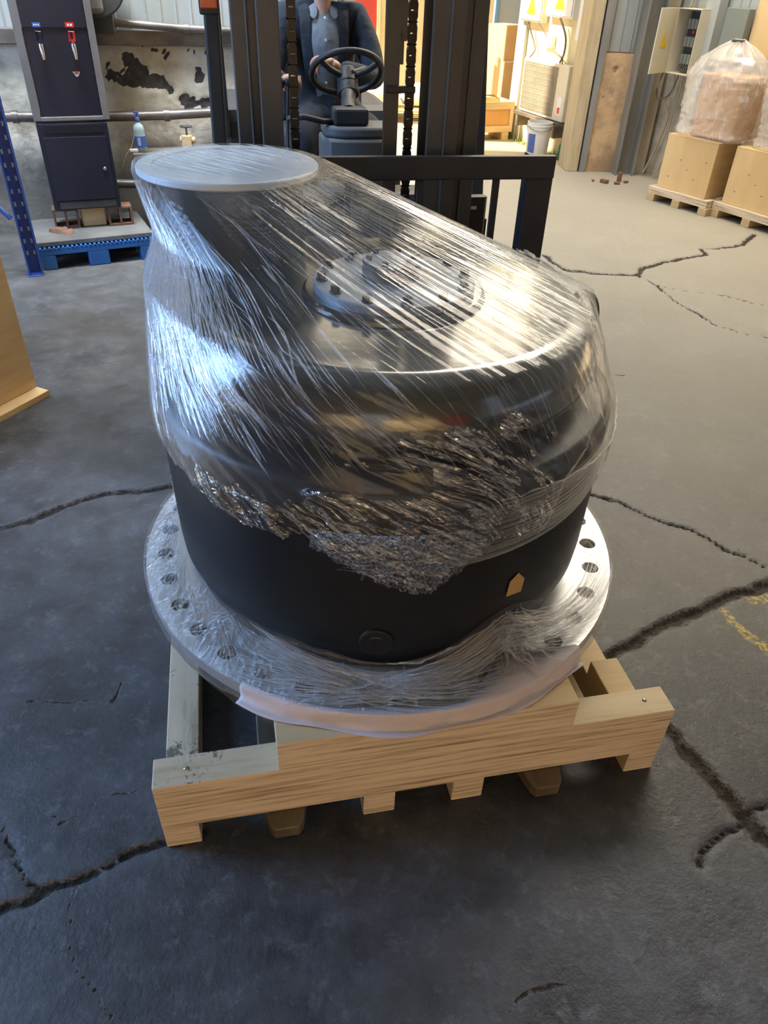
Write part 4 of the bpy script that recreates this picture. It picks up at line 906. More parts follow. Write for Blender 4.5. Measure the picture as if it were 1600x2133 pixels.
# bracket with white mark beside the right rail
m = MB(); m.prism([(.476, 0), (.532, 0), (.54, .01), (.54, .03), (.53, .04), (.476, .04)], .90, 1.075, T=(0, 1.62, 0)); m.b2(.535, .548, 1.63, 1.65, .92, 1.0); m.build('tilt_bracket', 'fork_paint', fk, bevel=.003)
m = MB(); m.b2(.482, .502, 1.6185, 1.6195, 1.035, 1.046); m.build('bracket_mark', 'white', fk)
# overhead guard
def post(x0, y0, x1, y1, z0, z1, w=.056, d=.07):
    m = MB(); a = Vector((x0, y0, z0)); b = Vector((x1, y1, z1)); vs = []
    for p in (a, b):
        for dx, dy in ((-w / 2, -d / 2), (w / 2, -d / 2), (w / 2, d / 2), (-w / 2, d / 2)): vs.append((p.x + dx, p.y + dy, p.z))
    m.add(vs, [(0, 1, 2, 3), (7, 6, 5, 4), (0, 4, 5, 1), (1, 5, 6, 2), (2, 6, 7, 3), (3, 7, 4, 0)]); return m.build('guard_post', 'fork_paint', fk, bevel=.008)
post(-.365, 2.05, -.327, 2.32, .55, 2.12, .052); post(.66, 2.05, .62, 2.32, .55, 2.12); post(-.33, 3.75, -.33, 3.7, .9, 2.12); post(.62, 3.75, .62, 3.7, .9, 2.12)
m = MB(); m.b2(-.36, .65, 2.27, 2.33, 2.10, 2.16); m.b2(-.36, .65, 3.67, 3.74, 2.10, 2.16); m.b2(-.36, -.31, 2.33, 3.67, 2.10, 2.16); m.b2(.60, .65, 2.33, 3.67, 2.10, 2.16)
for k in range(7): m.b2(-.31, .60, 2.46 + .17 * k, 2.48 + .17 * k, 2.11, 2.15)
m.build('guard_roof', 'fork_paint', fk, bevel=.004)
m = MB(); m.prism([(-.378, 0), (-.312, 0), (-.312, .03), (-.378, .03)], 1.548, 1.66, T=(0, 2.10, 0)); m.build('signal_lamp', 'fork_paint', fk, bevel=.006)
m = MB(); m.prism([(-.372, 0), (-.318, 0), (-.318, .012), (-.372, .012)], 1.566, 1.655, T=(0, 2.088, 0)); m.build('lamp_lens', 'amber', bpy.data.objects['signal_lamp'], bevel=.004)
# body: chassis, cowl, floor, hood, counterweight, wheels
m = MB(); m.b2(-.36, .60, 1.86, 2.50, .20, .60); m.b2(-.40, .66, 2.45, 4.2, .20, .50); m.build('chassis', 'fork_paint', fk, bevel=.02)
m = MB(); m.b2(-.30, .58, 2.42, 2.60, .50, .90); m.build('dash_cowl', 'fork_paint', fk, bevel=.03)
m = MB(); m.prism([(.075, 2.66), (.075, 2.52), (.11, 2.475), (.17, 2.455), (.30, 2.455), (.36, 2.475), (.395, 2.52), (.395, 2.66)], .86, 1.105); m.prism([(.085, 2.66), (.085, 2.53), (.12, 2.49), (.17, 2.47), (.30, 2.47), (.35, 2.49), (.385, 2.53), (.385, 2.66)], 1.105, 1.15); m.build('column_housing', 'grey_plastic', fk, bevel=.012, smooth=30)
m = MB(); m.b2(.125, .275, 2.50, 2.60, 1.15, 1.215); m.build('column_boot', 'fork_paint', fk, bevel=.012)
box('seat_hood', -.25, .55, 3.05, 3.95, .50, .92, bevel=.04); box('counterweight', -.38, .66, 3.75, 4.5, .22, 1.05, bevel=.08)
m = MB(); m.b2(-.06, .42, 3.05, 3.52, .92, 1.02); m.build('seat_cushion', 'rubber', fk, bevel=.04, seg=3)
m = MB(); m.box((.18, 3.56, 1.28), (.46, .10, .55), R=Matrix.Rotation(rad(-8), 3, 'X')); m.build('seat_backrest', 'rubber', fk, bevel=.04, seg=3)
for x0, x1, y, r in ((-.56, -.39, 2.15, .27), (.69, .86, 2.15, .27), (-.50, -.40, 3.95, .22), (.68, .78, 3.95, .22)):
    m = MB(); m.cyl((x0, y, r), (x1, y, r), r, n=40); m.cyl((x0 - .004, y, r), (x1 + .004, y, r), r * .5, n=24); m.build('wheel', 'rubber', fk, bevel=.02, smooth=30)
# steering wheel, tilted towards the driver
sc = Vector((.222, 2.80, 1.315)); Rw = Matrix.Rotation(rad(-37), 3, 'X')
m = MB(); m.tube([sc + Rw @ Vector((.155 * cos(a), .155 * sin(a), 0)) for a in [2 * pi * k / 48 for k in range(48)]], .0135, 10, closed=True)
sw = m.build('steering_wheel', 'rubber', fk, smooth=60)
m = MB()
for a in (95, 215, -30): 
    a = rad(a); m.tube([sc + Rw @ Vector((.035 * cos(a), .035 * sin(a), -.025)), sc + Rw @ Vector((.10 * cos(a), .10 * sin(a), -.02)), sc + Rw @ Vector((.152 * cos(a), .152 * sin(a), 0))], .013, 8)
m.build('wheel_spoke', 'rubber', sw, smooth=60)
m = MB(); m.cyl(sc + Rw @ Vector((0, 0, -.055)), sc + Rw @ Vector((0, 0, .012)), .048, .040, 32); m.cyl(sc + Rw @ Vector((0, 0, -.10)), sc + Rw @ Vector((0, 0, -.05)), .050, .046, 32); m.build('wheel_hub', 'rubber', sw, bevel=.006, smooth=30)
m = MB(); m.tube([sc + Rw @ Vector((0, 0, -.09)), Vector((.205, 2.66, 1.225)), Vector((.20, 2.58, 1.19))], [.036, .027, .034], 16); m.build('steering_column', 'fork_paint', fk, smooth=60)
m = MB(); m.tube([sc + Rw @ Vector((.02, -.04, -.02)), sc + Rw @ Vector((.09, .05, .05)), sc + Rw @ Vector((.12, .10, .065))], [.008, .010, .008], 8); m.build('direction_lever', 'rubber', fk, smooth=60)
m = MB()
for k in range(3): m.tube([(-.10 + k * .035, 2.62, .9), (-.085 + k * .03, 2.70, 1.15), (-.075 + k * .03, 2.72, 1.27)], .006, 8); m.lathe([(0.0001, -.018), (.014, -.010), (.017, 0), (.012, .014), (0.0001, .018)], (-.075 + k * .03, 2.72, 1.285), 14)
m.build('control_levers', 'rubber', fk, smooth=60)
m = MB(); m.tube([(-.06, 2.55, 1.17), (0, 2.5, 1.185), (.08, 2.52, 1.165), (.14, 2.55, 1.16)], .012, 8); m.build('cable_conduit', 'rubber', fk, smooth=60)

# ------------------------------------------------------------ driver
pr = thing('person', 'seated driver in a dark jacket over a grey collared shirt, hands at the steering wheel', 'person', FT + Vector((cos(FY) * .18 - sin(FY) * 3.25, sin(FY) * .18 + cos(FY) * 3.25, 1.0)), FY)
PO = Vector((.18, 3.25, 1.0))
def skin(name, verts, edges, radii, mat, root=0, sub=2, par=pr, flat=None):
    me = bpy.data.meshes.new(name); me.from_pydata([tuple(Vector(v) - PO) for v in verts], edges, []); o = bpy.data.objects.new(name, me); COL.objects.link(o); o.parent = par
    o.modifiers.new('skin', 'SKIN'); sv = me.skin_vertices[0].data
    for i, r in enumerate(radii): sv[i].radius = r if isinstance(r, tuple) else (r, r); sv[i].use_root = (i == root)
    s = o.modifiers.new('sub', 'SUBSURF'); s.levels = sub; s.render_levels = sub
    me.materials.append(MT[mat])
    for m_ in o.modifiers:
        if m_.type == 'SKIN': m_.use_smooth_shade = True
    return o
# body: one continuous clothed figure (pelvis, spine, shoulders, arms, legs)
V = [(.18, 3.25, 1.08), (.175, 3.27, 1.20), (.17, 3.27, 1.34), (.165, 3.24, 1.46), (.162, 3.20, 1.535),      # 0-4 pelvis..neck base
     (.00, 3.21, 1.495), (-.06, 3.13, 1.36), (-.105, 3.03, 1.27), (-.085, 2.92, 1.272), (-.055, 2.84, 1.280),     # 5-9 right arm
     (.33, 3.21, 1.495), (.385, 3.14, 1.36), (.40, 3.06, 1.255), (.30, 2.99, 1.29), (.215, 2.955, 1.315),        # 10-14 left arm
     (.07, 3.10, 1.06), (.02, 2.84, 1.06), (.0, 2.76, .80), (.0, 2.78, .60), (.0, 2.70, .56),                   # 15-19 right leg
     (.29, 3.10, 1.06), (.34, 2.86, 1.06), (.36, 2.76, .80), (.36, 2.78, .60), (.36, 2.70, .56)]
E_ = [(0, 1), (1, 2), (2, 3), (3, 4), (3, 5), (5, 6), (6, 7), (7, 8), (8, 9), (3, 10), (10, 11), (11, 12), (12, 13), (13, 14), (0, 15), (15, 16), (16, 17), (17, 18), (18, 19), (0, 20), (20, 21), (21, 22), (22, 23), (23, 24)]
Rd = [(.17, .12), (.165, .115), (.175, .12), (.15, .10), (.07, .06), .075, .062, .056, .048, .038, .075, .062, .056, .048, .038, .095, .078, .062, .045, .04, .095, .078, .062, .045, .04]
body = skin('clothed_body', V, E_, Rd, 'jacket')
# legs in darker trousers
skin('trousers', [(.18, 3.22, 1.06), (.07, 3.10, 1.065), (.02, 2.835, 1.065), (.0, 2.755, .80), (.0, 2.78, .60), (.29, 3.10, 1.065), (.34, 2.855, 1.065), (.36, 2.755, .80), (.36, 2.78, .60)], [(0, 1), (1, 2), (2, 3), (3, 4), (0, 5), (5, 6), (6, 7), (7, 8)], [.13, .10, .084, .068, .052, .10, .084, .068, .052], 'trouser')
# shirt front between the lapels, collar, placket buttons
def sheet(name, rows, mat, par=pr, thick=.004):
    m = MB(); n = len(rows[0]); m.add([Vector(p) - PO for r in rows for p in r], [(i * n + k, i * n + k + 1, (i + 1) * n + k + 1, (i + 1) * n + k) for i in range(len(rows) - 1) for k in range(n - 1)])
    o = m.build(name, mat, par, smooth=60); s = o.modifiers.new('s', 'SOLIDIFY'); s.thickness = thick; s = o.modifiers.new('sub', 'SUBSURF'); s.levels = s.render_levels = 2; return o
sheet('shirt_front', [[(.163 + w * u, 3.20 + y - .016 * (1 - u * u), z) for u in (-1, -.5, 0, .5, 1)] for w, y, z in ((.050, -.060, 1.535), (.068, -.092, 1.49), (.075, -.125, 1.42), (.066, -.130, 1.32), (.05, -.110, 1.22), (.035, -.10, 1.14))], 'shirt')
for sgn in (-1, 1):
    sheet('collar', [[(.162 + sgn * .052, 3.235, 1.600), (.162 + sgn * .050, 3.165, 1.592), (.162 + sgn * .016, 3.108, 1.525)], [(.162 + sgn * .075, 3.235, 1.565), (.162 + sgn * .085, 3.13, 1.535), (.162 + sgn * .050, 3.078, 1.475)]], 'shirt')
    sheet('lapel', [[(.162 + sgn * .085, 3.18, 1.58), (.162 + sgn * .055, 3.105, 1.53), (.162 + sgn * .060, 3.072, 1.42), (.162 + sgn * .055, 3.058, 1.32), (.162 + sgn * .040, 3.075, 1.20)], [(.162 + sgn * .125, 3.18, 1.565), (.162 + sgn * .115, 3.10, 1.50), (.162 + sgn * .115, 3.085, 1.42), (.162 + sgn * .105, 3.075, 1.32), (.162 + sgn * .09, 3.09, 1.20)]], 'jacket', thick=.008)
for k in range(4):
    m = MB(); m.cyl(Vector((.163, 3.088 - .012 * (k > 0) - .008 * (k > 1), 1.50 - k * .085)) - PO, Vector((.163, 3.05, 1.50 - k * .085)) - PO, .005, n=10); m.build('button', 'white', pr)
# head: face, ears, neck as one surface; hair as a child
def head():
    bm = bmesh.new(); bmesh.ops.create_icosphere(bm, subdivisions=4, radius=1.)
    for v in bm.verts:
        x, y, z = v.co; zz = z
        wx = .076 * (1 - .22 * max(0, -z) ** 1.5); wy = .098 * (1 - .10 * max(0, -z)); p = Vector((x * wx, y * wy, z * .122))
        if y < 0:
            f = -y
            p.y -= .024 * math.exp(-((x / .16) ** 2) - (((z + .12) / .20) ** 2)) * f                    # nose
            p.y -= .006 * math.exp(-((x / .16) ** 2) - (((z - .12) / .22) ** 2)) * f
            for sx in (-1, 1): p.y += .011 * math.exp(-(((x - sx * .40) / .17) ** 2) - (((z - .05) / .12) ** 2)) * f     # eye sockets
            p.y -= .006 * math.exp(-((x / .6) ** 2) - (((z - .25) / .10) ** 2)) * f                    # brow
            p.y -= .007 * math.exp(-((x / .28) ** 2) - (((z + .46) / .07) ** 2)) * f; p.y += .005 * math.exp(-((x / .3) ** 2) - (((z + .52) / .025) ** 2)) * f
            p.y -= .012 * math.exp(-((x / .3) ** 2) - (((z + .86) / .16) ** 2))                      # chin
        v.co = p + Vector((.16, 3.17, 1.745))
    bmesh.ops.translate(bm, verts=bm.verts, vec=-PO)
    me = bpy.data.meshes.new('head'); bm.to_mesh(me); bm.free(); me.shade_smooth(); me.materials.append(MT['skin']); o = bpy.data.objects.new('head', me); COL.objects.link(o); o.parent = pr; return o
hd = head()
m = MB(); c = Vector((.16, 3.18, 1.62)) - PO; m.tube([Vector((.162, 3.128, 1.48)) - PO, Vector((.162, 3.165, 1.545)) - PO, Vector((.16, 3.195, 1.68)) - PO], [.026, .050, .056], 20); m.build('neck', 'skin', pr, smooth=60)
for sgn in (-1, 1):
    m = MB(); m.tube([Vector((.16 + sgn * .078, 3.185 + .018 * cos(a), 1.74 + .03 * sin(a))) - PO for a in [2 * pi * k / 14 for k in range(14)]], .006, 8, closed=True); m.cyl(Vector((.16 + sgn * .070, 3.187, 1.74)) - PO, Vector((.16 + sgn * .077, 3.187, 1.74)) - PO, .022, n=14); m.build('ear', 'skin', hd, smooth=60)
    m = MB(); m.lathe([(0.0001, -.012), (.008, -.009), (.012, 0), (.008, .009), (0.0001, .012)], Vector((.16 + sgn * .031, 3.094, 1.752)) - PO, 16); m.build('eye', 'white', hd, smooth=60)
    m = MB(); m.cyl(Vector((.16 + sgn * .031, 3.0845, 1.752)) - PO, Vector((.16 + sgn * .031, 3.081, 1.752)) - PO, .0055, n=14); m.build('iris', 'black_gloss', hd)
    m = MB(); m.tube([Vector((.16 + sgn * .014, 3.074, 1.772)) - PO, Vector((.16 + sgn * .032, 3.072, 1.779)) - PO, Vector((.16 + sgn * .050, 3.083, 1.774)) - PO], .004, 6); m.build('eyebrow', 'hair', hd, smooth=60)
bm = bmesh.new(); bmesh.ops.create_icosphere(bm, subdivisions=4, radius=1.)
bmesh.ops.delete(bm, geom=[v for v in bm.verts if v.co.z < (.42 if v.co.y < -.1 else -.25)], context='VERTS')
for v in bm.verts: v.co = Vector((v.co.x * .082, v.co.y * .105, v.co.z * .130)) + Vector((.16, 3.173, 1.745)) - PO
me = bpy.data.meshes.new('hair'); bm.to_mesh(me); bm.free(); me.shade_smooth(); me.materials.append(MT['hair']); o = bpy.data.objects.new('hair', me); COL.objects.link(o); o.parent = hd
s = o.modifiers.new('s', 'SOLIDIFY'); s.thickness = .006; s.offset = 1
# hands: palm and five separate fingers
def hand(wrist, palm_c, fwd, up, curl, side, name='hand'):
    fwd = Vector(fwd).normalized(); up = Vector(up); up = (up - fwd * up.dot(fwd)).normalized(); sd = fwd.cross(up) * side; wrist = Vector(wrist); pc = Vector(palm_c)
    V_ = [wrist, wrist + (pc - wrist) * .5, pc]; E2 = [(0, 1), (1, 2)]; R2 = [(.026, .022), (.034, .019), (.040, .018)]
    for k, (off, ln) in enumerate(((-.030, .062), (-.010, .072), (.010, .076), (.030, .068))):
        b0 = pc + fwd * .030 + sd * off; V_.append(b0); E2.append((2, len(V_) - 1)); R2.append((.0115, .0115)); ang = 0; p = b0
        for j, fr in enumerate((.42, .32, .26)):
            ang += curl * (1 if j else .8) + .05 * k; p = p + (fwd * cos(ang) - up * sin(ang)) * ln * fr; V_.append(p); E2.append((len(V_) - 2, len(V_) - 1)); R2.append((.0098 - .0008 * j,) * 2)
    t0 = wrist + (pc - wrist) * .55 - sd * .030; V_.append(t0); E2.append((1, len(V_) - 1)); R2.append((.014, .014)); p = t0
    for j, l in enumerate((.030, .026)):
        p = p + (fwd * .75 - sd * (.55 - .6 * j) - up * .35 * (j + 1)).normalized() * l; V_.append(p); E2.append((len(V_) - 2, len(V_) - 1)); R2.append((.0105 - .001 * j,) * 2)
    return skin(name, V_, E2, R2, 'skin', root=1)
hand((-.050, 2.83, 1.278), (-.030, 2.775, 1.298), (.15, -1, -.05), (0, 0, 1), .95, 1)
hand((.215, 2.955, 1.318), (.150, 2.925, 1.345), (-1, -.35, .25), (0, -.2, 1), .75, -1)
# ------------------------------------------------------------ left side: water heater on its stand
FC = Fr((-2.35, 5.16), 23.5)
def fbox(fr, name, u0, u1, d0, d1, z0, z1, mat, par=None, bevel=.003, base=None, **k):
    """box in wall-frame coordinates, as a child of par (whose origin is base, yaw fr.a) or as a loose mesh"""
    m = MB(); m.b2(u0, u1, -d1, -d0, z0, z1); o = m.build(name, mat, par, bevel=bevel, **k)
    if par is None: o.location = fr.P; o.rotation_euler = (0, 0, fr.a)
    return o
def fthing(fr, name, label, cat, group=None): return thing(name, label, cat, fr.P, fr.a, group)
def T_(u, d, z): return (u, -d, z)     # wall-frame point in the thing's own coordinates
wh = fthing(FC, 'water_heater', 'tall dark navy water heater with two taps in a grey frame above a lower cabinet', 'water heater')
fbox(FC, 'upper_body', .078, .448, -.17, .0, .86, 1.95, 'cabinet', wh)
fbox(FC, 'top_fascia', .078, .448, .001, .008, 1.335, 1.95, 'cabinet', wh)
fbox(FC, 'frame_side', .030, .076, -.17, .012, .835, 1.96, 'frame_grey', wh); fbox(FC, 'frame_side', .450, .492, -.17, .012, .835, 1.96, 'frame_grey', wh)
fbox(FC, 'frame_ledge', .075, .452, -.17, .02, .835, .858, 'frame_grey', wh)
cab = fbox(FC, 'lower_cabinet', .036, .468, -.19, .03, .298, .822, 'cabinet', wh)
fbox(FC, 'door_panel', .062, .445, .0305, .042, .36, .745, 'cabinet', cab); fbox(FC, 'top_recess', .075, .435, .0305, .034, .765, .815, 'dark_hole', cab); fbox(FC, 'kick_plate', .075, .44, .0305, .036, .305, .35, 'dark_machine', cab)
m = MB(); m.cyl(T_(.403, .042, .549), T_(.403, .052, .549), .012, n=20); m.cyl(T_(.403, .052, .549), T_(.403, .056, .549), .006, n=12); m.build('lock', 'chrome', cab, bevel=.001, smooth=30)
m = MB(); m.b2(.140, .185, -.010, -.008, 1.338, 1.362); m.build('blue_label', 'blue_label', wh); m = MB(); m.b2(.325, .375, -.010, -.008, 1.338, 1.364); m.build('red_label', 'red', wh)
m = MB()
for k in range(3): m.b2(.146 + .012 * k, .154 + .012 * k, -.0108, -.0099, 1.346, 1.354)
for k in range(2): m.b2(.336 + .017 * k, .348 + .017 * k, -.0108, -.0099, 1.345, 1.357)
m.build('label_print', 'white', wh)
for u, z, mat in ((.165, 1.235, 'cabinet'), (.350, 1.235, 'red')):
    m = MB(); m.cyl(T_(u, .0, z), T_(u, .05, z), .012, n=14); m.tube([T_(u, .05, z + .022), T_(u, .052, z), T_(u + .002, .058, z - .045), T_(u + .002, .060, z - .06)], [.014, .016, .011, .009], 12); tp = m.build('tap', 'chrome', wh, smooth=50)
    m = MB(); m.tube([T_(u - .015, .052, z + .035), T_(u - .012, .056, z + .085), T_(u + .014, .056, z + .085), T_(u + .011, .052, z + .035)], .0065, 8); m.b2(u - .008, u + .008, -.060, -.046, z + .018, z + .045); m.build('tap_handle', mat, tp, smooth=50)
m = MB(); m.add([T_(.318, .002, 1.105), T_(.362, .002, 1.105), T_(.346, .002, 1.078), T_(.334, .002, 1.078)], [(0, 1, 2, 3)]); m.add([T_(.322, .003, 1.103), T_(.358, .003, 1.103), T_(.345, .003, 1.092), T_(.333, .003, 1.092)], [(0, 1, 2, 3)], 1); m.build('warning_sticker', ['white', 'red'], wh)
# hollow clay bricks and wooden block under the cabinet
def hollow_brick(fr, u0, d0, z0, sx, sd, sz, label):
    m = MB(); t = .014; x1 = u0 + sx
    m.b2(u0, x1, -(d0 + sd), -d0, z0, z0 + t); m.b2(u0, x1, -(d0 + sd), -d0, z0 + sz - t, z0 + sz)
    for k in range(3): xx = u0 + (sx - t) * k / 2; m.b2(xx, xx + t, -(d0 + sd), -d0, z0 + t, z0 + sz - t)
    o = m.build('hollow_brick', 'brick', None, bevel=.002); o.location = fr.P; o.rotation_euler = (0, 0, fr.a); return tag(o, label, 'brick', 'hollow bricks under the water heater')
BT = .172
hollow_brick(FC, .015, -.12, BT, .165, .12, .125, 'hollow clay brick under the left end of the navy cabinet')
hollow_brick(FC, .370, -.10, BT, .165, .12, .125, 'hollow clay brick under the right end of the navy cabinet')
o = fbox(FC, 'wooden_block', .195, .355, -.12, -.02, BT, BT + .125, 'ply', bevel=.004); tag(o, 'yellowish wooden block between two hollow bricks under the navy cabinet', 'wood block')
m = MB()
for k, (x, y, s) in enumerate(((0, -.01, .9), (.05, -.025, .7), (-.05, .0, .6))):
    vs = [( .07 * s * cos(a) + x, .045 * s * sin(a) + y, 0) for a in [2 * pi * i / 12 for i in range(12)]]
    m.add(vs + [(p[0] * .75 + x * .25, p[1] * .7, .028 * s + .004 * (i % 3)) for i, p in enumerate(vs)], [(i, (i + 1) % 12, 12 + (i + 1) % 12, 12 + i) for i in range(12)] + [tuple(range(12, 24)), tuple(reversed(range(12)))])
o = m.build('rag', 'brick', None, smooth=60); o.location = FC.w(.05, .075, BT - .001); tag(o, 'crumpled brown rag lying on the grey board beside the bricks', 'rag')
# blue plastic pallet with board
FB = Fr((-2.312, 4.824), 27.5)
bp_ = fthing(FB, 'plastic_pallet', 'blue plastic pallet on the floor under the water heater', 'pallet')
for u0 in (.0, .285, .63):
    for d0 in (-.12, -.36, -.62): m = MB(); m.b2(u0, u0 + (.080 if u0 != .285 else .135), -d0 - .12, -d0, 0, .095); m.build('foot', 'blue_plastic', bp_, bevel=.006)
m = MB(); m.b2(-.015, .722, .0, .62, .095, .118)
for k in range(26): m.b2(-.010 + k * .0285, .004 + k * .0285, 0, .62, .118, .140)
for k in range(14): m.b2(-.015, .722, k * .047, k * .047 + .006, .118, .136)
m.build('deck', 'blue_plastic', bp_, bevel=.001)
o = fbox(FB, 'board', -.03, .735, -.60, -.035, .1405, .171, 'board_grey', bevel=.004); tag(o, 'dusty grey board lying on the blue plastic pallet', 'board')
# blue racking upright
FP = Fr((-2.399, 4.756), 27)
rk = fthing(FP, 'rack_upright', 'blue perforated steel racking upright at the left edge', 'rack post')
m = MB()
m.b2(.0, .012, -.07, 0, 0, 2.6); m.b2(.0, .09, -.004, .0, 0, 2.6); m.b2(.078, .09, -.07, 0, 0, 2.6)
m.build('post_channel', 'blue_paint', rk, bevel=.002)
m = MB()
for k in range(34):
    z = .12 + k * .075
    for x in (.018, .060): m.prism([(x - .0, 0), (x + .013, 0), (x + .013, .001), (x, .001)], z, z + .028, T=(0, -.0715 + .0, 0)) if False else m.b2(x, x + .012, -.0048, -.0041, z, z + .026)
m.build('slots', 'corr', rk, kind='stuff')
fbox(FP, 'base_plate', -.01, .09, -.01, .08, 0, .006, 'blue_paint', rk)
m = MB(); m.tube([T_(-.02, .0, .35), T_(-.5, -.28, .95)], .016); m.tube([T_(-.02, 0, 1.5), T_(-.5, -.28, .95)], .016); m.build('rack_brace', 'blue_paint', rk)
# pipes along the wall
def pipe(name, fr, pts, r, mat, label, n=14, group=None):
    m = MB(); m.tube([fr.w(*p) for p in pts], r, n)
    for p in pts[1:-1]:
        a = fr.w(*p); m.cyl(a - fr.e * .02, a + fr.e * .02, r * 1.25, n=n)
    return tag(m.build(name, mat, None, smooth=50), label, 'pipe', group)
pipe('steel_pipe', WL, [(-.5, .10, .79), (.0, .10, .795), (.3, .10, .79), (.50, .10, .79), (1.0, .10, .80), (1.35, .10, .815), (1.9, .10, .82)], .032, 'old_metal', 'corroded pipe running along the plaster wall below the peeling patches')
pipe('conduit_pipe', WL, [(.72, .09, 1.345), (1.2, .09, 1.315), (1.9, .09, 1.30)], .024, 'old_metal', 'smooth grey pipe on the ledge above the peeling plaster')
pipe('drain_pipe', WL, [(.58, .12, .36), (.8, .12, .35), (1.9, .12, .33)], .03, 'old_metal', 'low thick pipe near the floor behind the wrapped disc')
# dark machine on the ledge at the top
mc = fthing(WL, 'wall_fan', 'dark round housed fan fixed to the wall above the ledge', 'fan')
m = MB(); m.cyl((.66, -.30, 1.56), (.66, -.06, 1.56), .185, n=36); m.build('housing', 'dark_machine', mc, bevel=.01, smooth=30)
m = MB(); m.b2(.555, .70, -.36, -.30, 1.40, 1.75); m.build('motor_cover', 'frame_grey', mc, bevel=.03, seg=3)
m = MB(); m.b2(.58, .74, -.20, -.0, 1.285, 1.46); m.build('bracket', 'dark_machine', mc, bevel=.006)
# bench behind the disc with bottle, tap assembly
bn = fthing(WL, 'workbench', 'old brown metal bench against the plaster wall', 'bench')
m = MB(); m.b2(.74, 1.95, -.36, -.15, .575, .60); m.build('bench_top', 'old_metal', bn, bevel=.004)
m = MB(); m.b2(.745, 1.94, -.33, -.16, .44, .575); m.build('bench_apron', 'dark_machine', bn, bevel=.004)
for u in (.78, 1.88):
    m = MB(); m.b2(u, u + .05, -.34, -.17, 0, .44); m.build('leg', 'dark_machine', bn, bevel=.003)
bt = thing('spray_bottle', 'clear pump bottle with blue cap and label on the bench', 'bottle', WL.w(.80, .28, .601))
m = MB(); m.lathe([(.034, 0), (.038, .006), (.038, .10), (.035, .12), (.037, .14), (.030, .165), (.013, .18), (.013, .19)], (0, 0, 0), 28); m.build('body', 'clear_plastic', bt, smooth=50)
m = MB(); m.lathe([(.0387, .03), (.0387, .10)], (0, 0, 0), 28); m.build('label_band', 'blue_label', bt, smooth=60)
m = MB()
for k in range(5): m.b2(-.006, .014, -.0400, -.0390, .045 + k * .01, .050 + k * .01)
m.build('label_print', 'white', bt)
m = MB(); m.lathe([(.0135, .185), (.0145, .188), (.0145, .212), (.012, .215), (.0001, .215)], (0, 0, 0), 18); m.cyl((0, 0, .215), (0, 0, .235), .005); m.b2(-.018, .012, -.008, .008, .235, .248); m.build('pump_cap', 'blue_label', bt, smooth=40)
m = MB(); m.tube([(-.03, -.02, .10), (-.055, -.03, .04), (-.10, -.04, -.02), (-.14, -.05, -.10)], .003); o = m.build('thin_hose', 'cable_pale', None, smooth=60); o.location = WL.w(.80, .28, .601); tag(o, 'thin pale hose hanging beside the pump bottle', 'hose')
m = MB(); m.b2(-.035, .035, -.01, .01, 0, .02); o = m.build('soap_bar', 'white', None, bevel=.004); place(o, WL.w(.755, .30, .601), WL.a); tag(o, 'small white bar lying left of the pump bottle', 'bar')
vl = thing('valve', 'dusty ochre valve body standing on the bench by the wall', 'valve', WL.w(1.12, .22, .601))
m = MB(); m.b2(-.035, .035, -.03, .03, 0, .09); m.cyl((-.05, 0, .06), (.06, 0, .06), .02); m.build('valve_body', 'ply', vl, bevel=.006)
m = MB(); m.tube([(.04 * cos(a), .04 * sin(a) * .7, .145) for a in [2 * pi * k / 16 for k in range(16)]], .006, 8, closed=True); m.cyl((0, 0, .09), (0, 0, .145), .007); m.b2(-.04, .04, -.004, .004, .141, .149); m.build('hand_wheel', 'dark_machine', vl, smooth=60)
gl = thing('bag', 'dark bag with pink lining hanging on the bench between guard post and mast', 'bag', WL.w(1.44, .26, .601))
m = MB(); m.lathe([(.0001, 0), (.07, .01), (.085, .06), (.07, .13), (.04, .17), (.0001, .18)], (0, 0, 0), 20); m.build('bag_body', 'rubber', gl, smooth=70); m = MB(); m.lathe([(.0001, 0), (.03, .01), (.035, .08), (.02, .16), (.0001, .17)], (-.085, -.02, 0), 14); m.build('lining', pmat('pink_cloth', (.62, .36, .46), .8), gl, smooth=70)
m = MB(); m.tube([WL.w(.47, .16, .60), WL.w(.50, .2, .57), WL.w(.52, .18, .52), WL.w(.48, .16, .49), WL.w(.45, .17, .53), WL.w(.49, .18, .50), WL.w(.56, .2, .48)], .005) ; tag(m.build('loose_cable', 'cable_pale', None, smooth=60), 'pale loose cable looped beside the navy cabinet', 'cable')
# big plywood sheet crate at the left edge
FS = Fr((-1.713, 3.148), 60)
cr_ = thing('crate', 'tall plywood crate at the left edge of the picture', 'crate', (-1.686, 3.14, 0), rad(66))
m = MB(); m.b2(-.9, 0, .0, .018, .03, 1.10); m.build('side_panel', 'ply', cr_, bevel=.002)
m = MB(); m.b2(-.9, -.882, .018, .9, .03, 1.10); m.build('end_panel', 'ply', cr_, bevel=.002); m = MB(); m.b2(-.018, .0, .018, .9, .03, 1.10); m.build('end_panel', 'ply_pale', cr_, bevel=.002)
m = MB(); m.b2(-.9, .0, .0, .9, 1.10, 1.118); m.build('lid', 'ply_pale', cr_, bevel=.002)
m = MB(); m.b2(-.9, .0, -.075, .0, .0, .03); m.build('skid', 'ply_pale', cr_, bevel=.002)

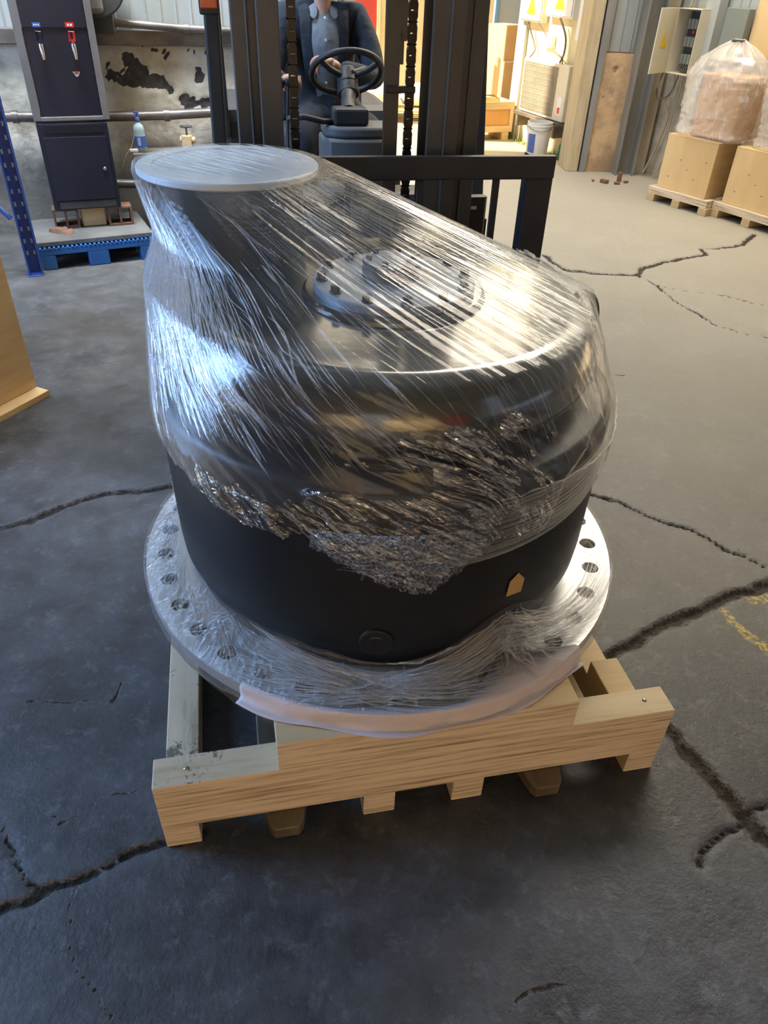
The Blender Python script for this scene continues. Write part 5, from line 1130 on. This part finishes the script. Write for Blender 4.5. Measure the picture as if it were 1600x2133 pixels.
# ------------------------------------------------------------ right side: crates on pallets with wrapped bags
def crate_on_pallet(P0, yaw, w, dpt, h, blocks, u0, u1, lab_c, lab_p, boxd=.30):
    f = Fr(P0, yaw)
    p = fthing(f, 'crate_pallet', lab_p, 'pallet', 'small pallets under the plywood crates')
    for u in blocks:
        m = MB(); m.b2(u, u + .085, .0, boxd + .15, 0, .062); m.build('runner', 'pine_clean', p, bevel=.003)
    for k, (a, b) in enumerate(((.005, .13), (.16, .28), (boxd + .02, boxd + .15))):
        m = MB(); m.b2(-.0, w, a, b, .0625, .125); m.build('deck_board', 'lvl', p, bevel=.003)
    c = thing('plywood_crate', lab_c, 'crate', f.w(0, 0, .1255), f.a)
    m = MB(); m.b2(u0, u1, .03, .048, 0, h); m.build('front_panel', 'ply_pale', c, bevel=.002)
    m = MB(); m.b2(u0, u1, boxd + .03, boxd + .048, 0, h); m.build('rear_panel', 'ply_pale', c, bevel=.002)
    m = MB(); m.b2(u0, u0 + .018, .048, boxd + .03, 0, h); m.build('side_panel', 'ply', c, bevel=.002); m = MB(); m.b2(u1 - .018, u1, .048, boxd + .03, 0, h); m.build('side_panel', 'ply', c, bevel=.002)
    m = MB(); m.b2(u0, u1, .03, boxd + .048, h, h + .015); m.build('lid', 'ply_pale', c, bevel=.002)
    m = MB()
    for k in range(5): m.cyl((u0 + .1 + .09 * k, .0295, h * (.25 + .5 * ((k * 37) % 10) / 10)), (u0 + .1 + .09 * k, .031, h * (.25 + .5 * ((k * 37) % 10) / 10)), .006, n=8)
    m.build('knots', 'brick', c, kind='stuff')
    return f
K1 = crate_on_pallet((2.365, 7.418), -55.8, .655, .5, .435, (0, .29, .585), .065, .600, 'plywood crate under the nearer-to-door translucent bag', 'small pine pallet under the plywood crate next to the steel columns')
K2 = crate_on_pallet((2.800, 6.915), -60.5, .78, .5, .435, (0, .34, .69), .065, .72, 'plywood crate cut by the right edge of the picture', 'small pine pallet cut by the right edge of the picture')
def wrapped_bag(f, u0, u1, d0, d1, z0, z1, seed, label, boxlabel):
    """cardboard box in a knotted translucent bag"""
    m = MB(); m.b2(u0 + .19, u1 - .08, d0 + .08, d1 - .07, z0 + .012, z0 + (z1 - z0) * .66); bx_ = m.build('cardboard_box', 'card', None, bevel=.01, seg=2); bx_.location = f.P; bx_.rotation_euler = (0, 0, f.a); tag(bx_, boxlabel, 'box', 'boxes inside the translucent bags')
    n, k = 90, 60; vs = []; uv = []; cx, cy = (u0 + u1) / 2, (d0 + d1) / 2
    for j in range(k + 1):
        t = j / k; z = z0 + (z1 - z0) * t
        s = np.interp(t, [0, .04, .12, .62, .8, .93, 1.], [.90, 1.0, .94, 1.05, .80, .40, .10])
        for i in range(n):
            a = 2 * pi * i / n; c_, s_i = cos(a), sin(a); q = (abs(c_) ** 3.2 + abs(s_i) ** 3.2) ** (-1 / 3.2)
            rr = s * (1 + .06 * (float(vnoise(a * 9 + seed, t * 26)) - .5) + .05 * (float(vnoise(a * 4 + seed, t * 7 + 9)) - .5)) + (.05 * (float(vnoise(a * 14 + seed, t * 3)) - .5) if t > .55 else 0)
            rr += .04 * (float(vnoise(a * 2, t * 60 + seed)) - .5) * (1 if t < .3 else .2)
            vs.append((cx + q * c_ * rr * (u1 - u0) / 2, cy + q * s_i * rr * (d1 - d0) / 2, z + .015 * (float(vnoise(a * 5, t * 9 + seed)) - .5) * (t < .95))); uv.append((a, t * 4))
    m = MB(); m.add(vs, [(j * n + i, j * n + (i + 1) % n, (j + 1) * n + (i + 1) % n, (j + 1) * n + i) for j in range(k) for i in range(n)])
    for i in range(n): m.v[i] = (m.v[i][0], m.v[i][1], z0 + .002)
    o = m.build('poly_bag', 'bag', None, smooth=70, uv=uv, recalc=False); o.location = f.P; o.rotation_euler = (0, 0, f.a)
    return tag(o, label, 'bag', 'translucent bags on the plywood crates')
wrapped_bag(K1, .05, .74, -.0, .44, .578, 1.31, 3, 'translucent plastic bag around an orange box on the crate beside the columns', 'orange-brown cardboard box inside the bag beside the columns')
wrapped_bag(K2, .12, .78, .02, .44, .578, 1.25, 9, 'translucent plastic bag cut by the right edge of the picture', 'brown cardboard box inside the bag at the right edge')
m = MB(); m.b2(-.055, .055, -.03, .03, 0, .03); o = m.build('black_pouch', 'rubber', None, bevel=.015); place(o, K1.w(.40, -.20, 1.275), K1.a); tag(o, 'small black pouch on top of the translucent bag', 'pouch')
# electrical enclosure with its open door
en = fthing(WR, 'electrical_enclosure', 'cream electrical cabinet with its door open beside the bag', 'electrical cabinet')
U0, U1, DD, ZA, ZBx = .07, .37, .20, .955, 1.475
m = MB(); m.b2(U0, U1, -.012, -.0, ZA, ZBx); m.b2(U0, U0 + .008, -DD, -.012, ZA, ZBx); m.b2(U1 - .008, U1, -DD, -.012, ZA, ZBx); m.b2(U0, U1, -DD, -.012, ZA, ZA + .008); m.b2(U0, U1, -DD, -.012, ZBx - .008, ZBx); m.build('enclosure_body', 'cream_metal', en, bevel=.002)
m = MB(); m.b2(U0 + .02, U1 - .02, -.05, -.012, ZA + .03, ZBx - .03); m.build('mounting_plate', 'dark_machine', en)
m = MB()
for r in range(3):
    for k in range(5): m.b2(U0 + .05 + k * .045, U0 + .088 + k * .045, -.10, -.05, ZA + .08 + r * .14, ZA + .16 + r * .14)
m.build('breakers', 'paper', en, bevel=.003, kind='stuff')
m = MB(); m.cyl((U0 + .16, -.10, ZA + .34), (U0 + .16, -.115, ZA + .34), .012, n=12); m.build('indicator', 'red', en)
m = MB(); 
for k in range(7): m.tube([(U0 + .06 + k * .03, -.09, ZA + .08), (U0 + .07 + k * .028, -.12, ZA + .05), (U0 + .12 + k * .012, -.10, ZA + .01)], .005, 6)
m.build('wiring', 'cable', en, kind='stuff')
da = rad(70)   # door swung wide open to the far side
m = MB(); R = Matrix.Rotation(-da, 3, 'Z'); hinge = Vector((U0, -DD, 0))
m.box(hinge + R @ Vector((.15, -.006, 0)) + Vector((0, 0, (ZA + ZBx) / 2)), (.30, .012, ZBx - ZA), R=R); dr = m.build('door', 'cream_metal', en, bevel=.003)
tri = [(-.06, -.068), (.06, -.068), (0, .068)]
for s_, off, mt_ in ((1., .0135, 'yellow'), (1., -.0015, 'yellow')):
    m = MB(); vs = [hinge + R @ Vector((.15 + a * s_, -off, 0)) + Vector((0, 0, 1.23 + b * s_)) for a, b in tri]; vs += [v + R @ Vector((0, .0008, 0)) for v in vs]; m.add(vs, [(0, 1, 2), (5, 4, 3), (0, 3, 4, 1), (1, 4, 5, 2), (2, 5, 3, 0)]); m.build('warning_triangle', mt_, dr)
m = MB()
bolt_ = [(0, .025), (-.010, -.003), (0, .0), (-.004, -.03), (.010, .004), (0, .002)]
m.add([hinge + R @ Vector((.15 + a, -.0145, 0)) + Vector((0, 0, 1.213 + b)) for a, b in bolt_], [(0, 1, 2, 5), (2, 3, 4, 5)]); m.build('lightning_mark', 'rubber', dr)
# cables hanging under the enclosure
def cable(pts, r, mat, label, group='cables under the electrical cabinets'):
    out = []; P_ = [Vector(p) for p in pts]
    for k in range(len(P_) - 1):
        p0 = P_[max(k - 1, 0)]; p1 = P_[k]; p2 = P_[k + 1]; p3 = P_[min(k + 2, len(P_) - 1)]
        for j in range(6):
            f = j / 6; out.append(.5 * ((2 * p1) + (p2 - p0) * f + (2 * p0 - 5 * p1 + 4 * p2 - p3) * f * f + (3 * p1 - p0 - 3 * p2 + p3) * f ** 3))
    out.append(P_[-1]); m = MB(); m.tube(out, r, 8); return tag(m.build('cable', mat, None, smooth=60), label, 'cable', group)
cable([WR.w(.10, .10, .955), WR.w(.12, .09, .80), WR.w(.03, .08, .70), WR.w(.10, .06, .55), WR.w(.02, .06, .25), WR.w(-.03, .10, .03)], .010, 'cable_pale', 'thick pale cable dropping from the open cabinet to the floor')
cable([WR.w(.16, .10, .955), WR.w(.10, .10, .78), WR.w(-.02, .12, .72), WR.w(-.10, .10, .80), WR.w(-.08, .08, .95)], .007, 'cable', 'dark cable looping below the open cabinet')
cable([WR.w(.20, .08, .955), WR.w(.18, .06, .75), WR.w(.14, .05, .5), WR.w(.16, .05, .2), WR.w(.10, .08, .02)], .008, 'cable_pale', 'slim pale cable running down the plaster beside the crate')
cable([WR.w(.05, .05, 1.48), WR.w(.07, .04, 1.7), WR.w(.06, .03, 2.3)], .012, 'cable_pale', 'conduit rising from the top of the open cabinet')
# steel post, green-grey panel, pale boxes on the right wall
o = fbox(WR, 'steel_post', .30, .46, .0, .10, 0, 6., 'corr'); struct(o); o.name = 'trim_8'
o = fbox(WR, 'grey_panel', .56, .82, .03, .10, 1.20, 1.50, 'paper'); tag(o, 'flat green-grey panel on the wall behind the translucent bag', 'panel')
for k, (u0, u1, z0, z1) in enumerate(((.80, 1.6, 1.16, 1.75),)):
    o = fbox(WR, 'stacked_box', u0 + .03, u1, .0 if k else -.0, .03 if not k else .32, z0, z1, 'ply_pale'); tag(o, ('thin plywood sheet fixed on the wall behind the bags', 'pale plywood box behind the bags')[k], 'box')
m = MB()
for (x, y, s) in ((2.10, 8.02, .05), (2.22, 7.98, .035), (2.33, 8.06, .03), (2.0, 8.08, .025)):
    m.box((x, y, s * .35), (s * 1.6, s, s * .7), rz=x * 7)
m.b2(2.25, 2.29, 8.09, 8.13, 0, .09)
tag(m.build('brick_rubble', 'brick', None, bevel=.003), 'bits of broken brick lying at the foot of the columns', 'rubble'); bpy.data.objects['brick_rubble']['kind'] = 'stuff'

# ------------------------------------------------------------ the yard beyond the doorway
mb = MB(); WY.box(mb, -.02, 1.55, -.6, .0, 0, 7.); struct(mb.build('wall_yard_side', 'yard_wall', bevel=.005))
mb = MB(); WY.box(mb, -.22, -.02, -.3, .04, 0, 7.); struct(mb.build('trim_9', 'yard_grey', bevel=.005))
mb = MB(); mb.b2(-9, 4, 14.0, 14.3, 0, 7.5); struct(mb.build('wall_yard_far', 'yard_wall'))
mb = MB(); mb.b2(1.25, 3.3, 12.2, 12.4, 0, 6.5); mb.b2(1.25, 1.29, 12.15, 12.2, 0, 6.5, 1); mb.b2(1.62, 1.68, 12.12, 12.2, 0, 6.5, 1); mb.b2(2.2, 2.26, 12.12, 12.2, 0, 6.5, 1); struct(mb.build('wall_yard_clad', ['yard_grey', 'yard_blue']))
rd_ = thing('red_door', 'red painted metal door in the far yard wall behind the driver', 'door', (-.42, 13.99, 0))
m = MB(); m.b2(-.9, .0, -.06, 0, .62, 2.4); m.build('door_leaf', pmat('red_door_paint', (.55, .05, .04), .5), rd_, bevel=.01); m = MB(); m.b2(-.9, .0, -.06, 0, 0.01, .60); m.build('lower_leaf', pmat('faded_red_paint', (.55, .18, .14), .6), rd_, bevel=.01); m = MB(); m.b2(-.96, -.9, -.08, 0, 0, 2.5); m.b2(0, .06, -.08, 0, 0, 2.5); m.b2(-.96, .06, -.08, 0, 2.4, 2.5); m.build('door_frame', 'yard_wall', rd_, bevel=.005)
for (x, y, z, s, lb) in ((-.40, 11.4, .16, 1., 'white woven sack on the low yard pallet behind the steering wheel'), (.28, 11.5, .16, .8, 'smaller white sack on the low yard pallet by the lift chain')):
    m = MB(); m.lathe([(.0001, 0), (.28 * s, .02), (.33 * s, .10), (.28 * s, .22), (.12 * s, .30), (.0001, .31)], (0, 0, 0), 24); o = m.build('sack', 'weave', None, smooth=70); o.location = (x, y, z + .002); o.scale = (1.1, .7, .9); tag(o, lb, 'sack', 'sacks in the yard')
yp = thing('yard_pallet', 'low pale pallet carrying sacks in the sunlit yard', 'pallet', (-.1, 11.5, 0))
for k in range(6): m = MB(); m.b2(-.7, .7, -.42 + .145 * k, -.32 + .145 * k, .13, .155); m.build('deck_board', 'ply_pale', yp)
for x in (-.68, -.05, .58): m = MB(); m.b2(x, x + .1, -.42, .42, 0, .13); m.build('runner', 'ply', yp)
tb = thing('timber_stack', 'upright timber planks leaning in the yard between chain and mast', 'timber')
tb.location = (.42, 12.9, 0)
for k in range(4): m = MB(); m.box((k * .07, .05 * k, 1.), (.055, .03, 2.0), R=Matrix.Rotation(rad(-6), 3, 'X')); m.build('plank', 'ply', tb)
# framed wooden crate and stacked boxes
YC = thing('framed_crate', 'open wooden crate with framed brown panels in the yard', 'crate', (.940, 10.02, 0), rad(20))
m = MB(); m.b2(.03, .46, .015, .03, .12, .40); m.build('front_panel', 'card', YC)
m = MB(); m.b2(.0, .49, .0, .015, .34, .42); m.b2(.0, .49, .0, .015, .09, .16); m.b2(.0, .05, .0, .015, .16, .34); m.b2(.44, .49, .0, .015, .16, .34); m.build('front_frame', 'ply', YC, bevel=.002)
m = MB(); m.b2(.0, .49, .40, .42, .1, .42); m.b2(.0, .015, .03, .40, .1, .42); m.b2(.475, .49, .03, .40, .1, .42); m.b2(.015, .475, .03, .40, .1, .115); m.build('crate_shell', 'ply_pale', YC, bevel=.002)
for x in (.03, .36): m = MB(); m.b2(x, x + .09, 0, .42, 0, .089); m.build('skid', 'ply', YC, bevel=.002)
m = MB(); m.tube([(.1, .15, .43), (.2, .2, .47), (.32, .25, .46), (.4, .3, .42)], .006); m.tube([(.08, .3, .42), (.2, .33, .46), (.36, .3, .44)], .006); m.build('coiled_wire', 'cable', YC)
def plain_crate(name, loc, rz, dx, dy, dz, label, open_frame=False, mats=('ply_pale', 'card')):
    t = thing(name, label, 'crate', loc, rz, 'stacked crates in the yard')
    m = MB(); m.b2(0, dx, 0, .018, .0, dz); m.build('front_panel', mats[0], t, bevel=.002)
    m = MB(); m.b2(dx - .018, dx, .018, dy, 0, dz); m.build('side_panel', mats[1], t, bevel=.002); m = MB(); m.b2(0, .018, .018, dy, 0, dz); m.build('side_panel', mats[1], t, bevel=.002)  # sides browner than the front: shade put into the colour
    m = MB(); m.b2(0, dx, dy, dy + .018, 0, dz); m.build('rear_panel', mats[0], t, bevel=.002)
    if not open_frame: m = MB(); m.b2(0, dx, 0, dy + .018, dz, dz + .015); m.build('lid', mats[0], t, bevel=.002)
    return t
plain_crate('stacked_crate', (.973, 10.947, 0), rad(-45), .42, .40, .78, 'tall pale crate behind the framed crate in the yard')
plain_crate('stacked_crate', (1.05, 10.87, .796), rad(-45), .29, .29, .36, 'upper crate, sides coloured brown as shade, on top of the yard stack')
fr2 = thing('open_frame', 'bare timber frame standing on the yard crate stack', 'frame', (1.075, 10.69, .797), rad(-14))
fr2.location = (.72, 10.72, 0)
m = MB(); m.b2(-.02, .02, 0, .03, 0, 1.15); m.b2(.12, .15, 0, .03, 0, 1.15); m.b2(-.02, .15, 0, .03, .80, .84); m.tube([(-.02, .01, .85), (-.14, .01, .66)], .015); m.build('frame_bars', 'ply', fr2)
# air-conditioner outdoor unit
ac = thing('condenser_unit', 'dusty air conditioner outdoor unit on the sunlit yard wall', 'air conditioner', WY.P, WY.a)
m = MB(); m.b2(.17, 1.14, -.12, -.01, .36, .90); m.build('casing', 'cream_metal', ac, bevel=.01)
m = MB(); m.b2(.21, .93, -.126, -.1205, .39, .87); fn = m.build('fin_panel', 'fins', ac)
m = MB()
for k in range(36): m.b2(.215 + k * .0198, .220 + k * .0198, -.130, -.126, .39, .87)
for k in range(9): m.b2(.21, .93, -.131, -.1262, .41 + k * .054, .414 + k * .054)
m.build('fin_grille', 'fins', ac, kind='stuff')
m = MB(); m.b2(.16, 1.16, -.18, .0, .325, .355); m.b2(.22, .26, -.17, 0, .20, .325); m.b2(1.05, 1.09, -.17, 0, .20, .325); m.build('shelf_bracket', 'old_metal', ac)
m = MB(); m.b2(1.0, 1.09, -.1225, -.1205, .42, .60); m.build('rating_label', 'white', ac); m = MB(); m.b2(1.02, 1.07, -.1235, -.1226, .44, .50); m.build('label_mark', 'red', ac)
# meter boxes on the yard wall
for (u0, u1, z0, z1, d, lb, tri_) in ((-.10, .38, 1.24, 1.75, .09, 'cream meter box at the left on the yard wall', True), (.44, .98, 1.31, 1.8, .08, 'white meter box at the right on the yard wall', True)):
    b_ = thing('meter_box', lb, 'electrical box', WY.P, WY.a, 'meter boxes on the yard wall')
    m = MB(); m.b2(u0, u1, -d, -.003, z0, z1); m.build('enclosure_body', 'cream_metal' if u0 < 0 else 'white', b_, bevel=.006)
    m = MB(); m.b2(u0 + .015, u1 - .015, -d - .012, -d - .0005, z0 + .015, z1 - .015); m.build('door', 'cream_metal' if u0 < 0 else 'white', b_, bevel=.004)
    uc = (u0 + u1) / 2 + .02; m = MB(); vs = [(uc - .10, -d - .013, z0 + .07), (uc + .10, -d - .013, z0 + .07), (uc, -d - .013, z0 + .27)]; m.add(vs + [(a, b - .001, c) for a, b, c in vs], [(0, 1, 2), (5, 4, 3), (0, 3, 4, 1), (1, 4, 5, 2), (2, 5, 3, 0)]); m.build('warning_triangle', 'yellow', b_)
o = fbox(WY, 'notice_board', 1.06, 1.20, .0, .06, 1.13, 1.9, 'white'); tag(o, 'narrow white board hanging beside the white meter box', 'board')
o = fbox(WY, 'socket', .42, .60, .0, .05, 1.02, 1.14, 'white', bevel=.006); tag(o, 'small white junction box below the meter boxes', 'junction box')
cable([WY.w(.10, .10, 1.24), WY.w(.16, .05, 1.1), WY.w(.24, .04, .98), WY.w(.25, .1, .905)], .010, 'cable', 'dark cable from the cream meter box down to the condenser')
cable([WY.w(.35, .10, 1.24), WY.w(.45, .05, 1.14), WY.w(.62, .04, 1.02), WY.w(.85, .05, .95), WY.w(.95, .1, .91)], .009, 'cable', 'dark cable slanting across the yard wall to the condenser')
cable([WY.w(.78, .10, 1.31), WY.w(.86, .05, 1.15), WY.w(.88, .05, 1.0), WY.w(.90, .1, .91)], .012, 'cable', 'pair-thick cable dropping from the white meter box')
# bucket and green bottle
bk = thing('bucket', 'white plastic pail standing by the doorway in the yard', 'bucket', (1.56, 9.13, 0))
m = MB(); m.lathe([(.0001, .0), (.112, .0), (.115, .004), (.134, .33), (.140, .332), (.140, .345), (.135, .345), (.134, .360), (.139, .362), (.139, .370), (.128, .370), (.112, .02), (.0001, .02)], (0, 0, 0), 40); m.build('pail', 'white', bk, smooth=35)
m = MB(); a0 = rad(205); ns_ = 8; vs = []
for k in range(ns_ + 1):
    a = a0 + k * .09; vs += [(.1225 * cos(a), .1225 * sin(a), .07), (.1325 * cos(a), .1325 * sin(a), .26)]
m.add(vs, [(2 * k, 2 * k + 2, 2 * k + 3, 2 * k + 1) for k in range(ns_)]); m.build('blue_print', 'blue_label', bk, smooth=60)
m = MB(); m.tube([(.139 * cos(a), .139 * sin(a), .34 - .05 * sin(a - pi) ) for a in [pi + pi * k / 14 for k in range(15)]], .003); m.build('handle', 'old_metal', bk, smooth=60)
gb_ = thing('glass_bottle', 'small green glass bottle at the foot of the sunlit yard wall', 'bottle', (1.83, 9.25, 0)); gb_.location = WY.w(1.22, .12, 0)
m = MB(); m.lathe([(.0001, 0), (.030, 0), (.032, .004), (.032, .12), (.026, .15), (.012, .17), (.011, .22), (.0135, .222), (.0135, .23), (.0001, .23)], (0, 0, 0), 24); m.build('bottle_body', 'green_glass', gb_, smooth=50)
# weeds at the foot of the yard wall
m = MB()
for k in range(260):
    u = RNG.uniform(-.1, 1.3); p = WY.w(u, RNG.uniform(.0, .12), 0); a = RNG.uniform(0, 2 * pi); h = RNG.uniform(.02, .09); l = RNG.uniform(.01, .05); s = .004
    m.add([p + Vector((-s * sin(a), s * cos(a), 0)), p + Vector((s * sin(a), -s * cos(a), 0)), p + Vector((l * cos(a), l * sin(a), h))], [(0, 1, 2)])
o = m.build('weeds', 'weeds', None, recalc=False); tag(o, 'low green weeds along the foot of the yard wall', 'weeds'); o['kind'] = 'stuff'

# ------------------------------------------------------------ behind the photographer: unseen goods added for the glossy paint and film to mirror
for k, (x, y, w_, d_, h_, mt_, nm, lb, ct) in enumerate(((-1.5, -2.9, 1.5, 1.1, 1.5, 'ply', 'added_rear_crate', 'unseen plywood crate added behind the photographer on the left', 'crate'), (.9, -2.9, 1.8, 1.0, 1.3, 'ply_pale', 'added_rear_crate', 'unseen wide plywood crate added behind the photographer on the right', 'crate'), (3.1, -3.0, .9, .8, 1.6, 'red', 'added_rear_cabinet', 'unseen red cabinet added behind the photographer for reflections', 'cabinet'), (-3.3, -2.6, .9, .9, 1.2, 'blue_paint', 'added_rear_cabinet', 'unseen blue cabinet added behind the photographer for reflections', 'cabinet'), (4.6, -4.2, .8, .8, 2.2, 'blue_plastic', 'added_rear_rack', 'unseen blue rack panel added behind the photographer for reflections', 'rack'))):
    t = thing(nm, lb, ct, (x, y, 0))
    m = MB(); m.b2(-w_ / 2, w_ / 2, -d_ / 2, d_ / 2, .10, h_); m.build('body', mt_, t, bevel=.01); m = MB()
    for sx in (-1, 0, 1): m.b2(sx * (w_ / 2 - .06) - .05, sx * (w_ / 2 - .06) + .05, -d_ / 2, d_ / 2, 0, .099)
    m.build('skid', 'ply', t)
